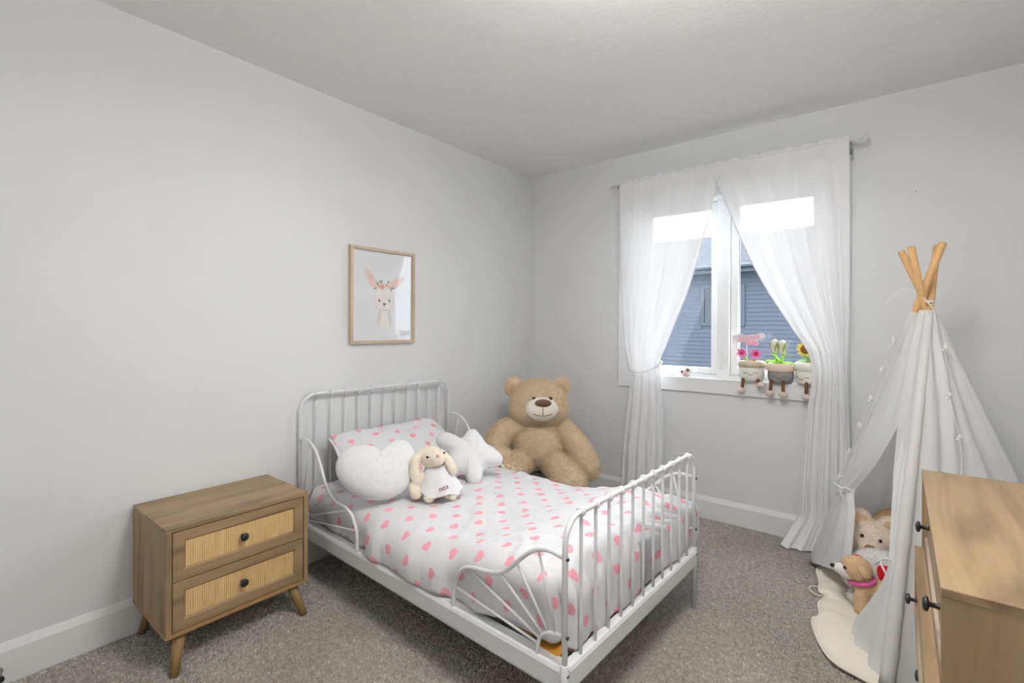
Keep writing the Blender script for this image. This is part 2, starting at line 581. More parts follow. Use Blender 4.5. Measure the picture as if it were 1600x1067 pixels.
fl = struct(box('floor', (-T, YF - T, -0.1), (XR + T, T, 0.0), 'carpet'))
n = 330000
px = rng.uniform(0.012, XR - 0.012, n); py = rng.uniform(-3.25, -0.012, n)
d = rng.normal(0, 0.5, (n, 3)); d[:, 2] = 1; d /= np.linalg.norm(d, axis=1)[:, None]
d += np.stack([np.sin(px * 9 + np.sin(py * 5) * 2) * 0.25, np.cos(py * 8 + np.sin(px * 6) * 2) * 0.25, 0 * px], 1)
s = np.cross(d, rng.normal(0, 1, (n, 3))); s /= np.linalg.norm(s, axis=1)[:, None]
p0 = np.stack([px, py, np.zeros(n)], 1)
ln = rng.uniform(0.005, 0.011, (n, 1))
vv = np.stack([p0 - s * 0.0018, p0 + s * 0.0018, p0 + d * ln], 1).reshape(-1, 3).astype(np.float32)
me = bpy.data.meshes.new('carpet_pile')
me.vertices.add(3 * n); me.loops.add(3 * n); me.polygons.add(n)
me.vertices.foreach_set('co', vv.ravel())
me.loops.foreach_set('vertex_index', np.arange(3 * n, dtype=np.int32))
me.polygons.foreach_set('loop_start', np.arange(0, 3 * n, 3, dtype=np.int32))
me.update(); me.validate()
tag(link('carpet_pile', me, fl, 'pile'), kind='stuff')

struct(box('ceiling', (-T, YF - T, H), (XR + T, T, H + 0.1), 'ceiling'))
struct(box('wall_left', (-T, YF - T, 0), (0, T, H), 'wall'))
struct(box('wall_right', (XR, YF - T, 0), (XR + T, T, H), 'wall'))
struct(box('wall_front', (0, YF - T, 0), (XR, YF, H), 'wall'))
bm = bmesh.new()
bx(bm, (0, 0, 0), (WX0, T, H)); bx(bm, (WX1, 0, 0), (XR, T, H))
bx(bm, (WX0, 0, 0), (WX1, T, WZ0)); bx(bm, (WX0, 0, WZ1), (WX1, T, H))
struct(bmo('wall_back', bm, 'wall'))


def baseboard(name, a, b, nrm):
    """flat board with a bevelled top running from a to b, nrm = into the room"""
    prof = [(0, 0), (0.014, 0), (0.014, 0.113), (0.004, 0.140), (0, 0.140)]
    a, b, nr = V3(a), V3(b), V3(nrm)
    vs = [q + nr * o_ + V3((0, 0, z)) for q in (a, b) for (o_, z) in prof]
    k = len(prof)
    fs = [(i, (i + 1) % k, k + (i + 1) % k, k + i) for i in range(k)] + [tuple(range(k))[::-1], tuple(range(k, 2 * k))]
    bm = bmesh.new(); bv = [bm.verts.new(v) for v in vs]
    for f in fs: bm.faces.new([bv[i] for i in f])
    return struct(bmo(name, bm, 'trim'))


baseboard('baseboard_left', (0, YF, 0), (0, 0, 0), (1, 0, 0))
baseboard('baseboard_back', (0.014, 0, 0), (XR, 0, 0), (0, -1, 0))
baseboard('baseboard_right', (XR, YF, 0), (XR, -0.014, 0), (-1, 0, 0))
baseboard('baseboard_front', (0.014, YF, 0), (XR - 0.014, YF, 0), (0, 1, 0))

# casing around the window
CO = (0.80, 2.168, 0.806, 2.165)
bm = bmesh.new()
bx(bm, (CO[0], -0.018, CO[2]), (WX0 + 0.004, 0, CO[3]), 0.002)
bx(bm, (WX1 - 0.004, -0.018, CO[2]), (CO[1], 0, CO[3]), 0.002)
bx(bm, (WX0 + 0.004, -0.018, WZ1 - 0.004), (WX1 - 0.004, 0, CO[3]), 0.002)
struct(bmo('trim_1', bm, 'trim'))
bm = bmesh.new()
bx(bm, (WX0 + 0.004, -0.018, CO[2]), (WX1 - 0.004, 0, WZ0 - 0.012), 0.002)
struct(bmo('trim_2', bm, 'trim'))

# window unit: jamb liner, stool board, mullion, left casement sash, right fixed sash
win = struct(thing('window_1', None, None, (0, 0, 0)))
bm = bmesh.new()
bx(bm, (WX0 + 0.0142, -0.020, WZ0 - 0.012), (WX1 - 0.0142, 0.072, WZ0 + 0.003), 0.002)          # stool
bmo('window_sill', bm, 'trim', win)
bm = bmesh.new()
for lo, hi in (((WX0, 0.0, WZ0), (WX0 + 0.014, T, WZ1)), ((WX1 - 0.014, 0.0, WZ0), (WX1, T, WZ1)), ((WX0 + 0.014, 0.0, WZ1 - 0.014), (WX1 - 0.014, T, WZ1))):
    bx(bm, lo, hi)
bmo('jamb_liner', bm, 'trim', win)


def sash(name, x0, x1, z0, z1, y0, y1, wdt, parent):
    bm = bmesh.new()
    bx(bm, (x0, y0, z0), (x0 + wdt, y1, z1), 0.003); bx(bm, (x1 - wdt, y0, z0), (x1, y1, z1), 0.003)
    bx(bm, (x0 + wdt, y0, z0), (x1 - wdt, y1, z0 + wdt), 0.003); bx(bm, (x0 + wdt, y0, z1 - wdt), (x1 - wdt, y1, z1), 0.003)
    s_ = bmo(name, bm, 'vinyl', parent)
    bm = bmesh.new(); bx(bm, (x0 + wdt - 0.003, (y0 + y1) / 2 - 0.002, z0 + wdt - 0.003), (x1 - wdt + 0.003, (y0 + y1) / 2 + 0.002, z1 - wdt + 0.003))
    bmo('pane', bm, 'pane', s_)
    bm = bmesh.new()
    g = 0.004; yy = (y0 + y1) / 2 - 0.006
    a0, a1, c0, c1 = x0 + wdt, x1 - wdt, z0 + wdt, z1 - wdt
    bx(bm, (a0, yy, c0), (a0 + g, yy + 0.004, c1)); bx(bm, (a1 - g, yy, c0), (a1, yy + 0.004, c1))
    bx(bm, (a0 + g, yy, c0), (a1 - g, yy + 0.004, c0 + g)); bx(bm, (a0 + g, yy, c1 - g), (a1 - g, yy + 0.004, c1))
    tag(bmo('gasket', bm, 'bolt', s_), 'dark rubber glazing gasket')
    return s_


bm = bmesh.new(); bx(bm, (1.455, 0.055, WZ0), (1.53, 0.155, WZ1 - 0.014), 0.003)
bmo('mullion', bm, 'vinyl', win)
bm = bmesh.new()
bx(bm, (WX0 + 0.014, 0.073, WZ0), (WX0 + 0.05, 0.155, WZ1 - 0.014), 0.002)
bx(bm, (WX0 + 0.05, 0.073, WZ0), (1.455, 0.155, WZ0 + 0.022), 0.002)
bx(bm, (WX1 - 0.034, 0.073, WZ0), (WX1 - 0.014, 0.155, WZ1 - 0.014), 0.002)
bx(bm, (1.53, 0.073, WZ0), (WX1 - 0.034, 0.155, WZ0 + 0.022), 0.002)
bmo('outer_frame', bm, 'vinyl', win)
sash('casement_sash', WX0 + 0.052, 1.453, WZ0 + 0.024, WZ1 - 0.016, 0.087, 0.133, 0.042, win)
sash('fixed_sash', 1.532, WX1 - 0.036, WZ0 + 0.024, WZ1 - 0.016, 0.087, 0.133, 0.045, win)
bm = bmesh.new()
bx(bm, (1.475, 0.045, 0.955), (1.495, 0.055, 1.065), 0.004); bx(bm, (1.479, 0.033, 1.0), (1.490, 0.045, 1.055), 0.003)
bmo('sash_lock', bm, 'vinyl', win)
bm = bmesh.new()
lathe_bm(bm, [(0.018, 0), (0.018, 0.012), (0.012, 0.02)], 16, (1.13, 0.05, WZ0 + 0.0032))
tube_bm(bm, smooth_path([(1.13, 0.05, WZ0 + 0.018), (1.15, 0.043, WZ0 + 0.028), (1.18, 0.035, WZ0 + 0.03), (1.21, 0.027, WZ0 + 0.022)]), 0.006, 8)
bmo('crank_handle', bm, 'vinyl', win, True)

# outlets on the walls and door stop on the baseboard
o = thing('wall_outlet', 'white electrical outlet plate on the window wall behind the big teddy bear', 'outlet', (0.515, 0, 0.475))
box('cover_plate', (-0.036, -0.006, -0.058), (0.036, 0, 0.058), 'plastic_white', o, 0.002)
for dz in (-0.02, 0.02): box('socket', (-0.016, -0.0075, dz - 0.014), (0.016, -0.0058, dz + 0.014), 'plastic_white', o, 0.0005)
o = thing('wall_outlet', 'white electrical outlet plate half hidden behind the rattan nightstand', 'outlet', (0, -2.625, 0.42))
box('cover_plate', (0, -0.036, -0.058), (0.006, 0.036, 0.058), 'plastic_white', o, 0.002)
for dz in (-0.02, 0.02): box('socket', (0.0058, -0.016, dz - 0.014), (0.0075, 0.016, dz + 0.014), 'plastic_white', o, 0.0005)
o = thing('door_stop', 'small dark door stop screwed to the baseboard beside the nightstand', 'door stop', (0.0145, -3.02, 0.055))
lathe('stop_spring', [(0.011, 0), (0.011, 0.006), (0.006, 0.008), (0.006, 0.055)], 'steel', o, 14, axis='X')
lathe('rubber_tip', [(0.008, 0.053), (0.009, 0.056), (0.009, 0.066), (0.006, 0.069)], 'knob', o, 14, axis='X')
o = thing('picture_nail', 'tiny bare nail in the window wall above the play tent', 'nail', (2.44, 0, 1.92))
lathe('nail_head', [(0.0015, -0.0), (0.0015, -0.012), (0.003, -0.012), (0.003, -0.014)], 'steel', o, 8, axis='Y')

# added fill lamp, out of view, brightening the room beyond the window light
o = thing('added_fill_lamp', 'added round white drum lamp under the ceiling, out of view, filling the room with light', 'fill light', (2.02, -2.22, H))
lathe('fill_lamp_base', [(0.06, -0.0), (0.065, -0.010), (0.02, -0.02), (0.012, -0.155)], 'plastic_white', o, 32)
lm = bpy.data.materials.new('fill_lamp_glow'); lm.use_nodes = True
b_ = lm.node_tree.nodes['Principled BSDF']
b_.inputs['Emission Color'].default_value = (1.0, 0.975, 0.945, 1)
b_.inputs['Emission Strength'].default_value = FILL_LAMP_W
lathe('fill_lamp_diffuser', [(0.02, -0.15), (0.20, -0.152), (0.215, -0.16), (0.215, -0.24), (0.20, -0.25), (0.02, -0.255)], lm, o, 40)

# ------------------------------------------------------------------ outside: neighbour's house
HY = 9.0
M['siding'] = mat('vinyl_siding', (0.0145, 0.018, 0.0255), 0.6, 0.2, var=0.04, scale=1.5)
M['roof'] = mat('asphalt_shingle', (0.031, 0.033, 0.037), 0.9, 0.1, var=0.25, scale=12, detail=6)
M['fascia'] = mat('grey_fascia', (0.011, 0.0135, 0.0185), 0.5, 0.2)
M['lawn'] = mat('lawn', (0.02, 0.03, 0.012), 0.95, 0.05, var=0.3, scale=3)
M['dark_glass'] = mat('house_window_glass', (0.008, 0.010, 0.012), 0.3, 0.2, var=0.3, scale=1)
hs = thing('neighbour_house', 'blue-grey sided house with grey shingle roof outside the window', 'house', (0, HY, -2.9))
hx0, hx1, hz0, hz1 = -7.0, 4.6, 0.0, 5.45
wx0, wx1, wz0, wz1 = -1.43, -0.43, 4.18, 5.16
bm = bmesh.new()
z = hz0; pitch = 0.10
while z < hz1:
    for x0, x1 in (((hx0, hx1),) if (z + pitch < wz0 or z > wz1) else ((hx0, wx0), (wx1, hx1))):
        v = [bm.verts.new(c) for c in ((x0, -0.016, z), (x1, -0.016, z), (x1, 0.0, z + pitch), (x0, 0.0, z + pitch), (x0, 0.0, z), (x1, 0.0, z))]
        bm.faces.new((v[0], v[1], v[2], v[3])); bm.faces.new((v[4], v[5], v[1], v[0]))
    z += pitch
tag(bmo('siding', bm, 'siding', hs), kind='stuff')
box('wall_core', (hx0, 0.01, 0), (hx1, 4.2, hz1), 'siding', hs)
box('soffit', (hx0 - 0.2, -0.35, hz1 - 0.02), (hx1 + 0.2, 0.01, hz1), 'fascia', hs)
box('fascia_board', (hx0 - 0.2, -0.38, hz1 - 0.04), (hx1 + 0.2, -0.35, hz1 + 0.14), 'fascia', hs)
tube('gutter', [(hx0 - 0.2, -0.43, hz1 + 0.09), (hx1 + 0.2, -0.43, hz1 + 0.09)], 0.05, 'fascia', hs, 10)
bm = bmesh.new()
y_, z_ = -0.45, hz1 + 0.12
rows = 24; dy = 4.3 / rows; dz_ = (7.05 - (hz1 + 0.12)) / rows
for i in range(rows):
    a, b2 = y_ + i * dy, y_ + (i + 1) * dy
    za, zb = z_ + i * dz_, z_ + (i + 1) * dz_
    v = [bm.verts.new(c) for c in ((hx0 - 0.2, a, za + 0.012), (hx1 + 0.2, a, za + 0.012), (hx1 + 0.2, b2, zb), (hx0 - 0.2, b2, zb), (hx0 - 0.2, a, za), (hx1 + 0.2, a, za))]
    bm.faces.new((v[0], v[1], v[2], v[3])); bm.faces.new((v[4], v[5], v[1], v[0]))
v = [bm.verts.new(c) for c in ((hx0 - 0.2, 3.85, 7.05), (hx1 + 0.2, 3.85, 7.05), (hx1 + 0.2, 8.2, hz1 + 0.1), (hx0 - 0.2, 8.2, hz1 + 0.1))]
bm.faces.new(v)
tag(bmo('shingle_roof', bm, 'roof', hs), kind='stuff')
hw = box('window_pane', (wx0 + 0.07, -0.01, wz0 + 0.07), (wx1 - 0.07, 0.0, wz1 - 0.07), 'dark_glass', hs)
bm = bmesh.new()
bx(bm, (wx0, -0.04, wz0), (wx0 + 0.08, 0.01, wz1)); bx(bm, (wx1 - 0.08, -0.04, wz0), (wx1, 0.01, wz1))
bx(bm, (wx0 + 0.08, -0.04, wz0), (wx1 - 0.08, 0.01, wz0 + 0.08)); bx(bm, (wx0 + 0.08, -0.04, wz1 - 0.08), (wx1 - 0.08, 0.01, wz1))
bmo('window_frame', bm, 'fascia', hs)
ln_ = box('lawn', (-14, 0.6, -3.0), (14, 22, -2.9), 'lawn')
tag(ln_, 'mown lawn on the ground below the window', 'lawn', kind='stuff')

# ------------------------------------------------------------------ bed
TH = math.radians(2.3)
BH = V3((0.05, -1.491, 0))
bed = thing('metal_bed', 'white metal child bed frame with curved side guards and spindle ends', 'bed', BH, -TH)
W2, L = 0.4925, 1.61
MW = 'metal_white'


def hoop(name, x, top, rad, rt, parent):
    path = [(x, -W2, 0.0), (x, -W2, top - rad)]
    for k in range(1, 9):
        a = PI / 2 * k / 8
        path.append((x, -W2 + rad * (1 - math.cos(a)), top - rad + rad * math.sin(a)))
    path += [(x, y, top) for y in np.linspace(-W2 + rad + 0.03, W2 - rad - 0.03, 6)]
    for k in range(0, 9):
        a = PI / 2 * k / 8
        path.append((x, W2 - rad + rad * math.sin(a), top - rad + rad * math.cos(a)))
    path.append((x, W2, 0.0))
    return tube(name, path, rt, MW, parent, 14)


hoop('headboard_hoop', 0.0, 0.874, 0.085, 0.0085, bed)
hoop('footboard_hoop', L, 0.676, 0.075, 0.0085, bed)
for x, top, rt in ((0.0, 0.874, 0.005), (L, 0.676, 0.0055)):
    for k in range(11):
        y = -0.41 + 0.082 * k
        xx = x - 0.0 if x == 0 else x
        off = 0.014 if x else 0.014
        nm = 'footboard_spindle' if x else 'headboard_spindle'
        s_ = tube(nm, smooth_path([(xx, y, 0.245), (xx, y, top - 0.07), (xx, y, top - 0.035), (xx, y, top - 0.012)], 4), rt, MW, bed, 8)
        bm = bmesh.new()
        lathe_bm(bm, [(0.0085, -0.007), (0.0138, -0.006), (0.0152, 0), (0.0138, 0.006), (0.0085, 0.007)], 14, (xx, y, top), 'Y')
        bmo('spindle_collar', bm, MW, s_, True)
# leg sleeves below the rails
for x in (0.0, L):
    for y in (-W2, W2):
        lathe('leg', [(0.0115, 0.0), (0.0115, 0.175), (0.0125, 0.178), (0.0125, 0.262), (0.010, 0.265)], MW, bed, 16, (x, y, 0))
RZ0, RZ1 = 0.182, 0.256


def rail(name, a, b, nrm, led=0.030, dz=0.0):
    """L-section rail from a to b; outer face towards nrm, ledge inwards"""
    a, b, nr = V3(a), V3(b), V3(nrm)
    prof = [(0.010, RZ0 + 0.004), (0.013, RZ0 + 0.01), (0.013, RZ1 - 0.012), (0.008, RZ1 - 0.002), (0.0, RZ1), (-led, RZ1), (-led, RZ1 - 0.004), (0.004, RZ1 - 0.006), (0.008, RZ1 - 0.016), (0.008, RZ0 + 0.012), (0.005, RZ0 + 0.004), (0.008, RZ0)]
    bm = bmesh.new()
    rg = [[bm.verts.new(q + nr * o_ + V3((0, 0, z + dz))) for (o_, z) in prof] for q in (a, b)]
    k = len(prof)
    for i in range(k): bm.faces.new((rg[0][i], rg[0][(i + 1) % k], rg[1][(i + 1) % k], rg[1][i]))
    bm.faces.new(rg[0][::-1]); bm.faces.new(rg[1])
    return bmo(name, bm, MW, bed)


rail('side_rail', (0.009, -W2, 0), (L - 0.009, -W2, 0), (0, -1, 0))
rail('side_rail', (0.009, W2, 0), (L - 0.009, W2, 0), (0, 1, 0))
rail('foot_rail', (L, -W2 + 0.009, 0), (L, W2 - 0.009, 0), (1, 0, 0), 0.018, -0.0008)
rail('head_rail', (0, -W2 + 0.009, 0), (0, W2 - 0.009, 0), (-1, 0, 0), 0.018, -0.0008)

FOOT = [(1.602, 0.567), (1.555, 0.572), (1.507, 0.560), (1.466, 0.532), (1.427, 0.495), (1.387, 0.459), (1.341, 0.435), (1.294, 0.425), (1.244, 0.418), (1.202, 0.404), (1.170, 0.376), (1.154, 0.342), (1.145, 0.30), (1.143, 0.25)]
HEAD = [(0.004, 0.655), (0.07, 0.662), (0.150, 0.633), (0.207, 0.565), (0.257, 0.485), (0.307, 0.440), (0.364, 0.422), (0.435, 0.418), (0.483, 0.400), (0.509, 0.368), (0.525, 0.335), (0.533, 0.25)]
FHUB = [(1.512, 0.252), (1.516, 0.29), (1.528, 0.314), (1.553, 0.333), (1.602, 0.343)]
HHUB = [(0.098, 0.252), (0.095, 0.285), (0.082, 0.312), (0.058, 0.332), (0.008, 0.343)]
FSP = [((1.148, 0.325), (1.516, 0.285)), ((1.213, 0.408), (1.521, 0.303)), ((1.360, 0.443), (1.533, 0.318)), ((1.430, 0.497), (1.552, 0.331)), ((1.515, 0.561), (1.577, 0.339))]
HSP = [((0.10, 0.651), (0.035, 0.339)), ((0.217, 0.545), (0.062, 0.330)), ((0.296, 0.448), (0.080, 0.313)), ((0.452, 0.410), (0.093, 0.292)), ((0.523, 0.340), (0.097, 0.272))]
for y in (-W2, W2):
    for nm, cv, hub, sps in (('foot_side_guard', FOOT, FHUB, FSP), ('head_side_guard', HEAD, HHUB, HSP)):
        g = tube(nm, smooth_path([(a, y, b) for a, b in cv], 5), 0.0072, MW, bed, 12)
        tube('guard_hub', smooth_path([(a, y, b) for a, b in hub], 5), 0.006, MW, g, 10)
        for (a, b), (c, d_) in sps:
            tube('guard_spoke', [(a, y, b), (c, y, d_)], 0.0043, MW, g, 8)
for y in (-W2, W2):
    for zz in (0.565, 0.343, 0.235):
        bm = bmesh.new(); lathe_bm(bm, [(0.0055, 0.0), (0.0055, 0.0105), (0.004, 0.0125)], 10, (L + 0.0005, y, zz), 'X')
        tag(bmo('bolt', bm, 'bolt', bed, True), 'dark hex bolt')
for k in range(12):
    x0 = 0.05 + k * 0.131
    box('slat', (x0, -0.43 if k < 11 else -0.468, RZ1 - 0.0135 + (0.003 if k == 11 else 0)), (x0 + (0.085 if k < 11 else 0.078), 0.43, RZ1 + 0.0005 + (0.0025 if k == 11 else 0)), 'slat', bed, 0.003)

# mattress
mt = thing('mattress', 'white child mattress lying on the bed slats beneath the heart duvet', 'mattress', BH, -TH)
MZ0 = RZ1 + 0.0035
box('mattress_body', (0.02, -0.452, MZ0), (1.545, 0.452, 0.365), 'mattress', mt, 0.025, True)
for zz in (MZ0 + 0.012, 0.353):
    tube('piping', [(0.035, -0.447, zz), (1.53, -0.447, zz), (1.541, -0.435, zz), (1.541, 0.435, zz), (1.53, 0.447, zz), (0.035, 0.447, zz)], 0.004, 'mattress', mt, 6)


# duvet: a draped grid; UV in metres along the cloth
def ztop(u, v):
    return 0.405 + 0.028 * (1 - min(1, abs(v / 0.52)) ** 2.5) + 0.062 * sstep(1.0, 1.42, u) - 0.02 * sstep(0.5, 0.0, u)


def duvet_pt(s, t):
    u0, u1 = 0.025, 1.60
    # along: s metres from head; foot drop is the last 0.30 m
    flat = 1.47
    r_ = 0.10
    q = r_ * PI / 2
    if s < flat: u, fu = u0 + s, 1.0
    elif s < flat + q:
        a = (s - flat) / r_
        u = u0 + flat + r_ * math.sin(a); fu = -(r_ * (1 - math.cos(a)))
    else:
        u = u0 + flat + r_; fu = -(r_ + (s - flat - q))
    if s < flat: fu = 0.0
    # across: t metres from centreline
    sg = -1 if t < 0 else 1
    at = abs(t)
    flv = 0.40; rv = 0.085; qv = rv * PI / 2
    if at < flv: v, fv = at, 0.0
    elif at < flv + qv:
        a = (at - flv) / rv
        v = flv + rv * math.sin(a); fv = -(rv * (1 - math.cos(a)))
    else:
        v = flv + rv; fv = -(rv + (at - flv - qv))
    v *= sg
    zt = ztop(u, v)
    zb = 0.259
    dr = -min(fu, 0) + -min(fv, 0)
    drop = math.sqrt(fu * fu + fv * fv)
    # corner rounding in plan
    if fu < 0 and fv < 0:
        k = min(1.0, min(-fu, -fv) / 0.1)
        kk = 0.075 if sg < 0 else 0.035
        u -= kk * k; v -= sg * kk * k
    z = max(zt - drop, zb + 0.012 * fbm(u * 9, v * 9))
    # cloth relief
    ed = sstep(0.0, 0.12, drop)
    wr = 0.010 * fbm(u * 3.2 + 4, v * 3.6) + 0.006 * fbm(u * 8, v * 8 + 3)
    rd = (1 - abs(fbm(u * 4.5 + v * 2.0, v * 2.2 - u * 1.5, 6.0, 3))) ** 5
    wr += (rd - 0.35) * (0.006 + 0.012 * sstep(1.1, 1.5, u))
    fold = 0.006 * math.sin(u * 30 + 4 * fbm(u * 3, v * 3, 2)) * sstep(0.28, 0.46, abs(v)) * (1 if v < 0 else 0.6)
    ffold = 0.011 * math.sin((v * 20 - u * 38) + 5 * fbm(u * 3, v * 4, 9)) * sstep(1.30, 1.56, u) * (1 - 0.5 * ed)
    z += (wr + ffold * 0.7) * (1 - 0.8 * ed)
    nx = 0.0; ny = 0.0
    if fu < 0: nx = (wr * 1.2 + ffold) * ed
    if fv < 0: ny = sg * (wr * 1.2 + fold) * ed
    # bulge through the far foot corner and between the guards
    if v < 0: ny += 0.026 * ed * (1 - sstep(0.54, 0.62, u) * sstep(1.14, 1.06, u))
    if v > 0: ny += 0.16 * sstep(1.34, 1.54, u) * sstep(0.0, 0.09, drop) + 0.02 * ed
    else: ny -= 0.018 * sstep(0.53, 0.62, u) * sstep(1.13, 1.05, u) * ed
    if fu < 0: nx -= 0.004
    return V3((u + nx, v + ny, z))


S1 = 1.47 + 0.157 + 0.13
T1 = 0.40 + 0.1335 + 0.10
dv = thing('duvet', 'puffy white duvet printed with pink hearts spread over the child bed', 'duvet', BH, -TH)
NU, NV = 190, 130
grid_mesh('duvet_cover', NU, NV, lambda a, b: duvet_pt(a * S1, (b * 2 - 1) * T1), 'hearts', dv,
          lambda a, b: (a * S1 + 0.02, (b * 2 - 1) * T1 + 0.045), thick=0.012)

# heart-print pillow leaning on the headboard
pw_, ph_, pt_ = 0.35, 0.22, 0.062
pil = thing('bed_pillow', 'rectangular heart-print pillow propped against the headboard spindles', 'pillow', BH + Matrix.Rotation(-TH, 3, 'Z') @ V3((0.205, -0.005, 0.525)), -TH)
tilt = math.radians(37)
pb = Matrix((V3((0, 1, 0)), V3((math.cos(tilt), 0, -math.sin(tilt))), V3((math.sin(tilt), 0, math.cos(tilt))))).transposed()


def pillow_pt(a, b, side):
    x, y = a * 2 - 1, b * 2 - 1
    e = (1 - abs(x) ** 3.2) * (1 - abs(y) ** 3.2)
    pin = 1 - 0.05 * (1 - abs(x) ** 2) * 0 - 0.06 * (x * x * (1 - y * y))
    th = pt_ * max(0, e) ** 0.55
    px_ = pw_ * x * (1 - 0.04 * (1 - y * y) * -1 - 0.04)
    py_ = ph_ * y * (1 - 0.05 * (1 - x * x))
    wr = 0.010 * fbm(x * 3, y * 3 + side * 5) + 0.004 * math.sin(9 * x + 5 * y)
    return pb @ V3((px_, py_, side * th + wr * (1 if e > 0.02 else 0.3)))


for nm, side in (('pillow_front', 1), ('pillow_back', -1)):
    grid_mesh(nm, 48, 34, (lambda a, b, s_=side: pillow_pt(a, b, s_)), 'hearts', pil, lambda a, b: (b * 0.44 + 0.31, a * 0.70 + 0.07))
# side piping flap on the near end of the pillowcase
grid_mesh('pillowcase_flap', 4, 20, lambda a, b: pb @ V3((-pw_ * 0.985 - 0.022 * a, ph_ * (b * 2 - 1) * 0.9, -0.008 + 0.012 * math.sin(b * 9) + 0.01 * a)), 'hearts', pil, lambda a, b: (b * 0.4 + 0.012, a * 0.02 + 0.07), thick=0.003)


# ---------------------------------------------------------- polar cushions (heart, star)
def cushion(name, parent, rot, rfun, T_, m, n=120, rings=18, power=2.2, q=0.55, cx=0.0, cz=0.0):
    vs = []; fs = []
    for side in (-1, 1):
        base = len(vs)
        vs.append(rot @ V3((cx, side * T_, cz)))
        for k in range(1, rings + 1):
            s_ = math.sin(PI / 2 * k / rings)
            for i in range(n):
                a = 2 * PI * i / n
                r = rfun(a) * s_
                th = T_ * max(0.0, 1 - s_ ** power) ** q
                th *= 1 + 0.05 * fbm(math.cos(a) * s_ * 3, math.sin(a) * s_ * 3, side * 4.0)
                vs.append(rot @ V3((cx + r * math.cos(a), side * th, cz + r * math.sin(a))))
        for i in range(n):
            f = (base, base + 1 + i, base + 1 + (i + 1) % n); fs.append(f if side < 0 else f[::-1])
        for k in range(rings - 1):
            for i in range(n):
                a0 = base + 1 + k * n
                f = (a0 + i, a0 + n + i, a0 + n + (i + 1) % n, a0 + (i + 1) % n); fs.append(f if side < 0 else f[::-1])
    me = bpy.data.meshes.new(name); me.from_pydata([tuple(v) for v in vs], [], fs); me.update()
    b = bmesh.new(); b.from_mesh(me); bmesh.ops.remove_doubles(b, verts=b.verts, dist=1e-5)
    bmesh.ops.recalc_face_normals(b, faces=b.faces); b.to_mesh(me); b.free()
    return link(name, me, parent, m, True)


def polar_from_outline(pts):
    A = sorted((math.atan2(y, x) % (2 * PI), math.hypot(x, y)) for x, y in pts)
    A = [(A[-1][0] - 2 * PI, A[-1][1])] + A + [(A[0][0] + 2 * PI, A[0][1])]
    return lambda a: interp(A, a % (2 * PI))


def bedpt(u, v, z): return BH + Matrix.Rotation(-TH, 3, 'Z') @ V3((u, v, z))


# heart cushion
hp = bedpt(0.50, -0.375, 0.566)
hc = thing('heart_cushion', 'large white plush heart-shaped cushion leaning on the bed pillow', 'cushion', hp)
to = (CAM - hp); to.z = 0; to.normalize()
nrm = (to * math.cos(math.radians(40)) + V3((0, 0, 1)) * math.sin(math.radians(40)))
rt = V3((0, 0, 1)).cross(to).normalized()
up = nrm.cross(rt).normalized()
a_ = 0.0
rt2 = rt * math.cos(a_) + up * math.sin(a_); up2 = -rt * math.sin(a_) + up * math.cos(a_)
hm = frame_mat(rt2, up2)
ho = [((x - 586) * 0.00278, (746 - y) * 0.00278) for x, y in ((593, 713), (602, 703), (612, 696), (622, 692), (633, 695), (641, 704), (646, 716), (648, 730), (645, 752), (637, 770), (624, 783), (610, 790), (594, 793), (578, 791), (560, 784), (543, 772), (530, 757), (523, 741), (523, 726), (528, 713), (537, 705), (550, 700), (563, 699), (576, 702), (586, 708))]
hr = polar_from_outline(ho)
# round the cleft and the tip a little
hrs = lambda a: sum(hr(a + d_ * 0.05) for d_ in (-2, -1, 0, 1, 2)) / 5
cushion('heart_cushion_body', hc, hm, hrs, 0.072, 'white_plush', q=0.5)
hc_path = [hm @ V3((hrs(2 * PI * i / 90) * math.cos(2 * PI * i / 90) * 1.002, 0, hrs(2 * PI * i / 90) * math.sin(2 * PI * i / 90) * 1.002)) for i in range(90)]
tube('seam_welt', hc_path, 0.0022, 'white_plush', hc, 6, True)

# star cushion
sp_ = bedpt(0.585, 0.125, 0.555)
stc = thing('star_cushion', 'white plush five-pointed star cushion leaning beside the toy rabbit', 'cushion', sp_)
to = (CAM - sp_); to.z = 0; to.normalize()
el = math.radians(45)
nrm = to * math.cos(el) + V3((0, 0, 1)) * math.sin(el)
rt = V3((0, 0, 1)).cross(to).normalized(); up = nrm.cross(rt).normalized()
sm = frame_mat(rt, up)
tips = [(146, 0.205), (84, 0.155), (-10, 0.172), (-80, 0.165), (-140, 0.165)]
so_ = []
tips.sort()
for i, (a, r) in enumerate(tips):
    a2, r2 = tips[(i + 1) % 5]
    if i == 4: a2 += 360
    for da, k in ((-15, 0.86), (-8, 0.965), (0, 1.0), (8, 0.965), (15, 0.86)):
        so_.append((math.radians(a + da), r * k))
    am = (a + a2) / 2
    for da in (-10, 0, 10): so_.append((math.radians(am + da), 0.106 + (0.004 if da else 0)))
srf = polar_from_outline([(r * math.cos(a), r * math.sin(a)) for a, r in so_])
srs = lambda a: sum(srf(a + d_ * 0.03) for d_ in (-2, -1, 0, 1, 2)) / 5
cushion('star_cushion_body', stc, sm, srs, 0.068, 'white_plush', n=150, power=2.4, q=0.5)
tube('seam_welt', [sm @ V3((srs(2 * PI * i / 120) * math.cos(2 * PI * i / 120) * 1.002, 0, srs(2 * PI * i / 120) * math.sin(2 * PI * i / 120) * 1.002)) for i in range(120)], 0.002, 'white_plush', stc, 6, True)

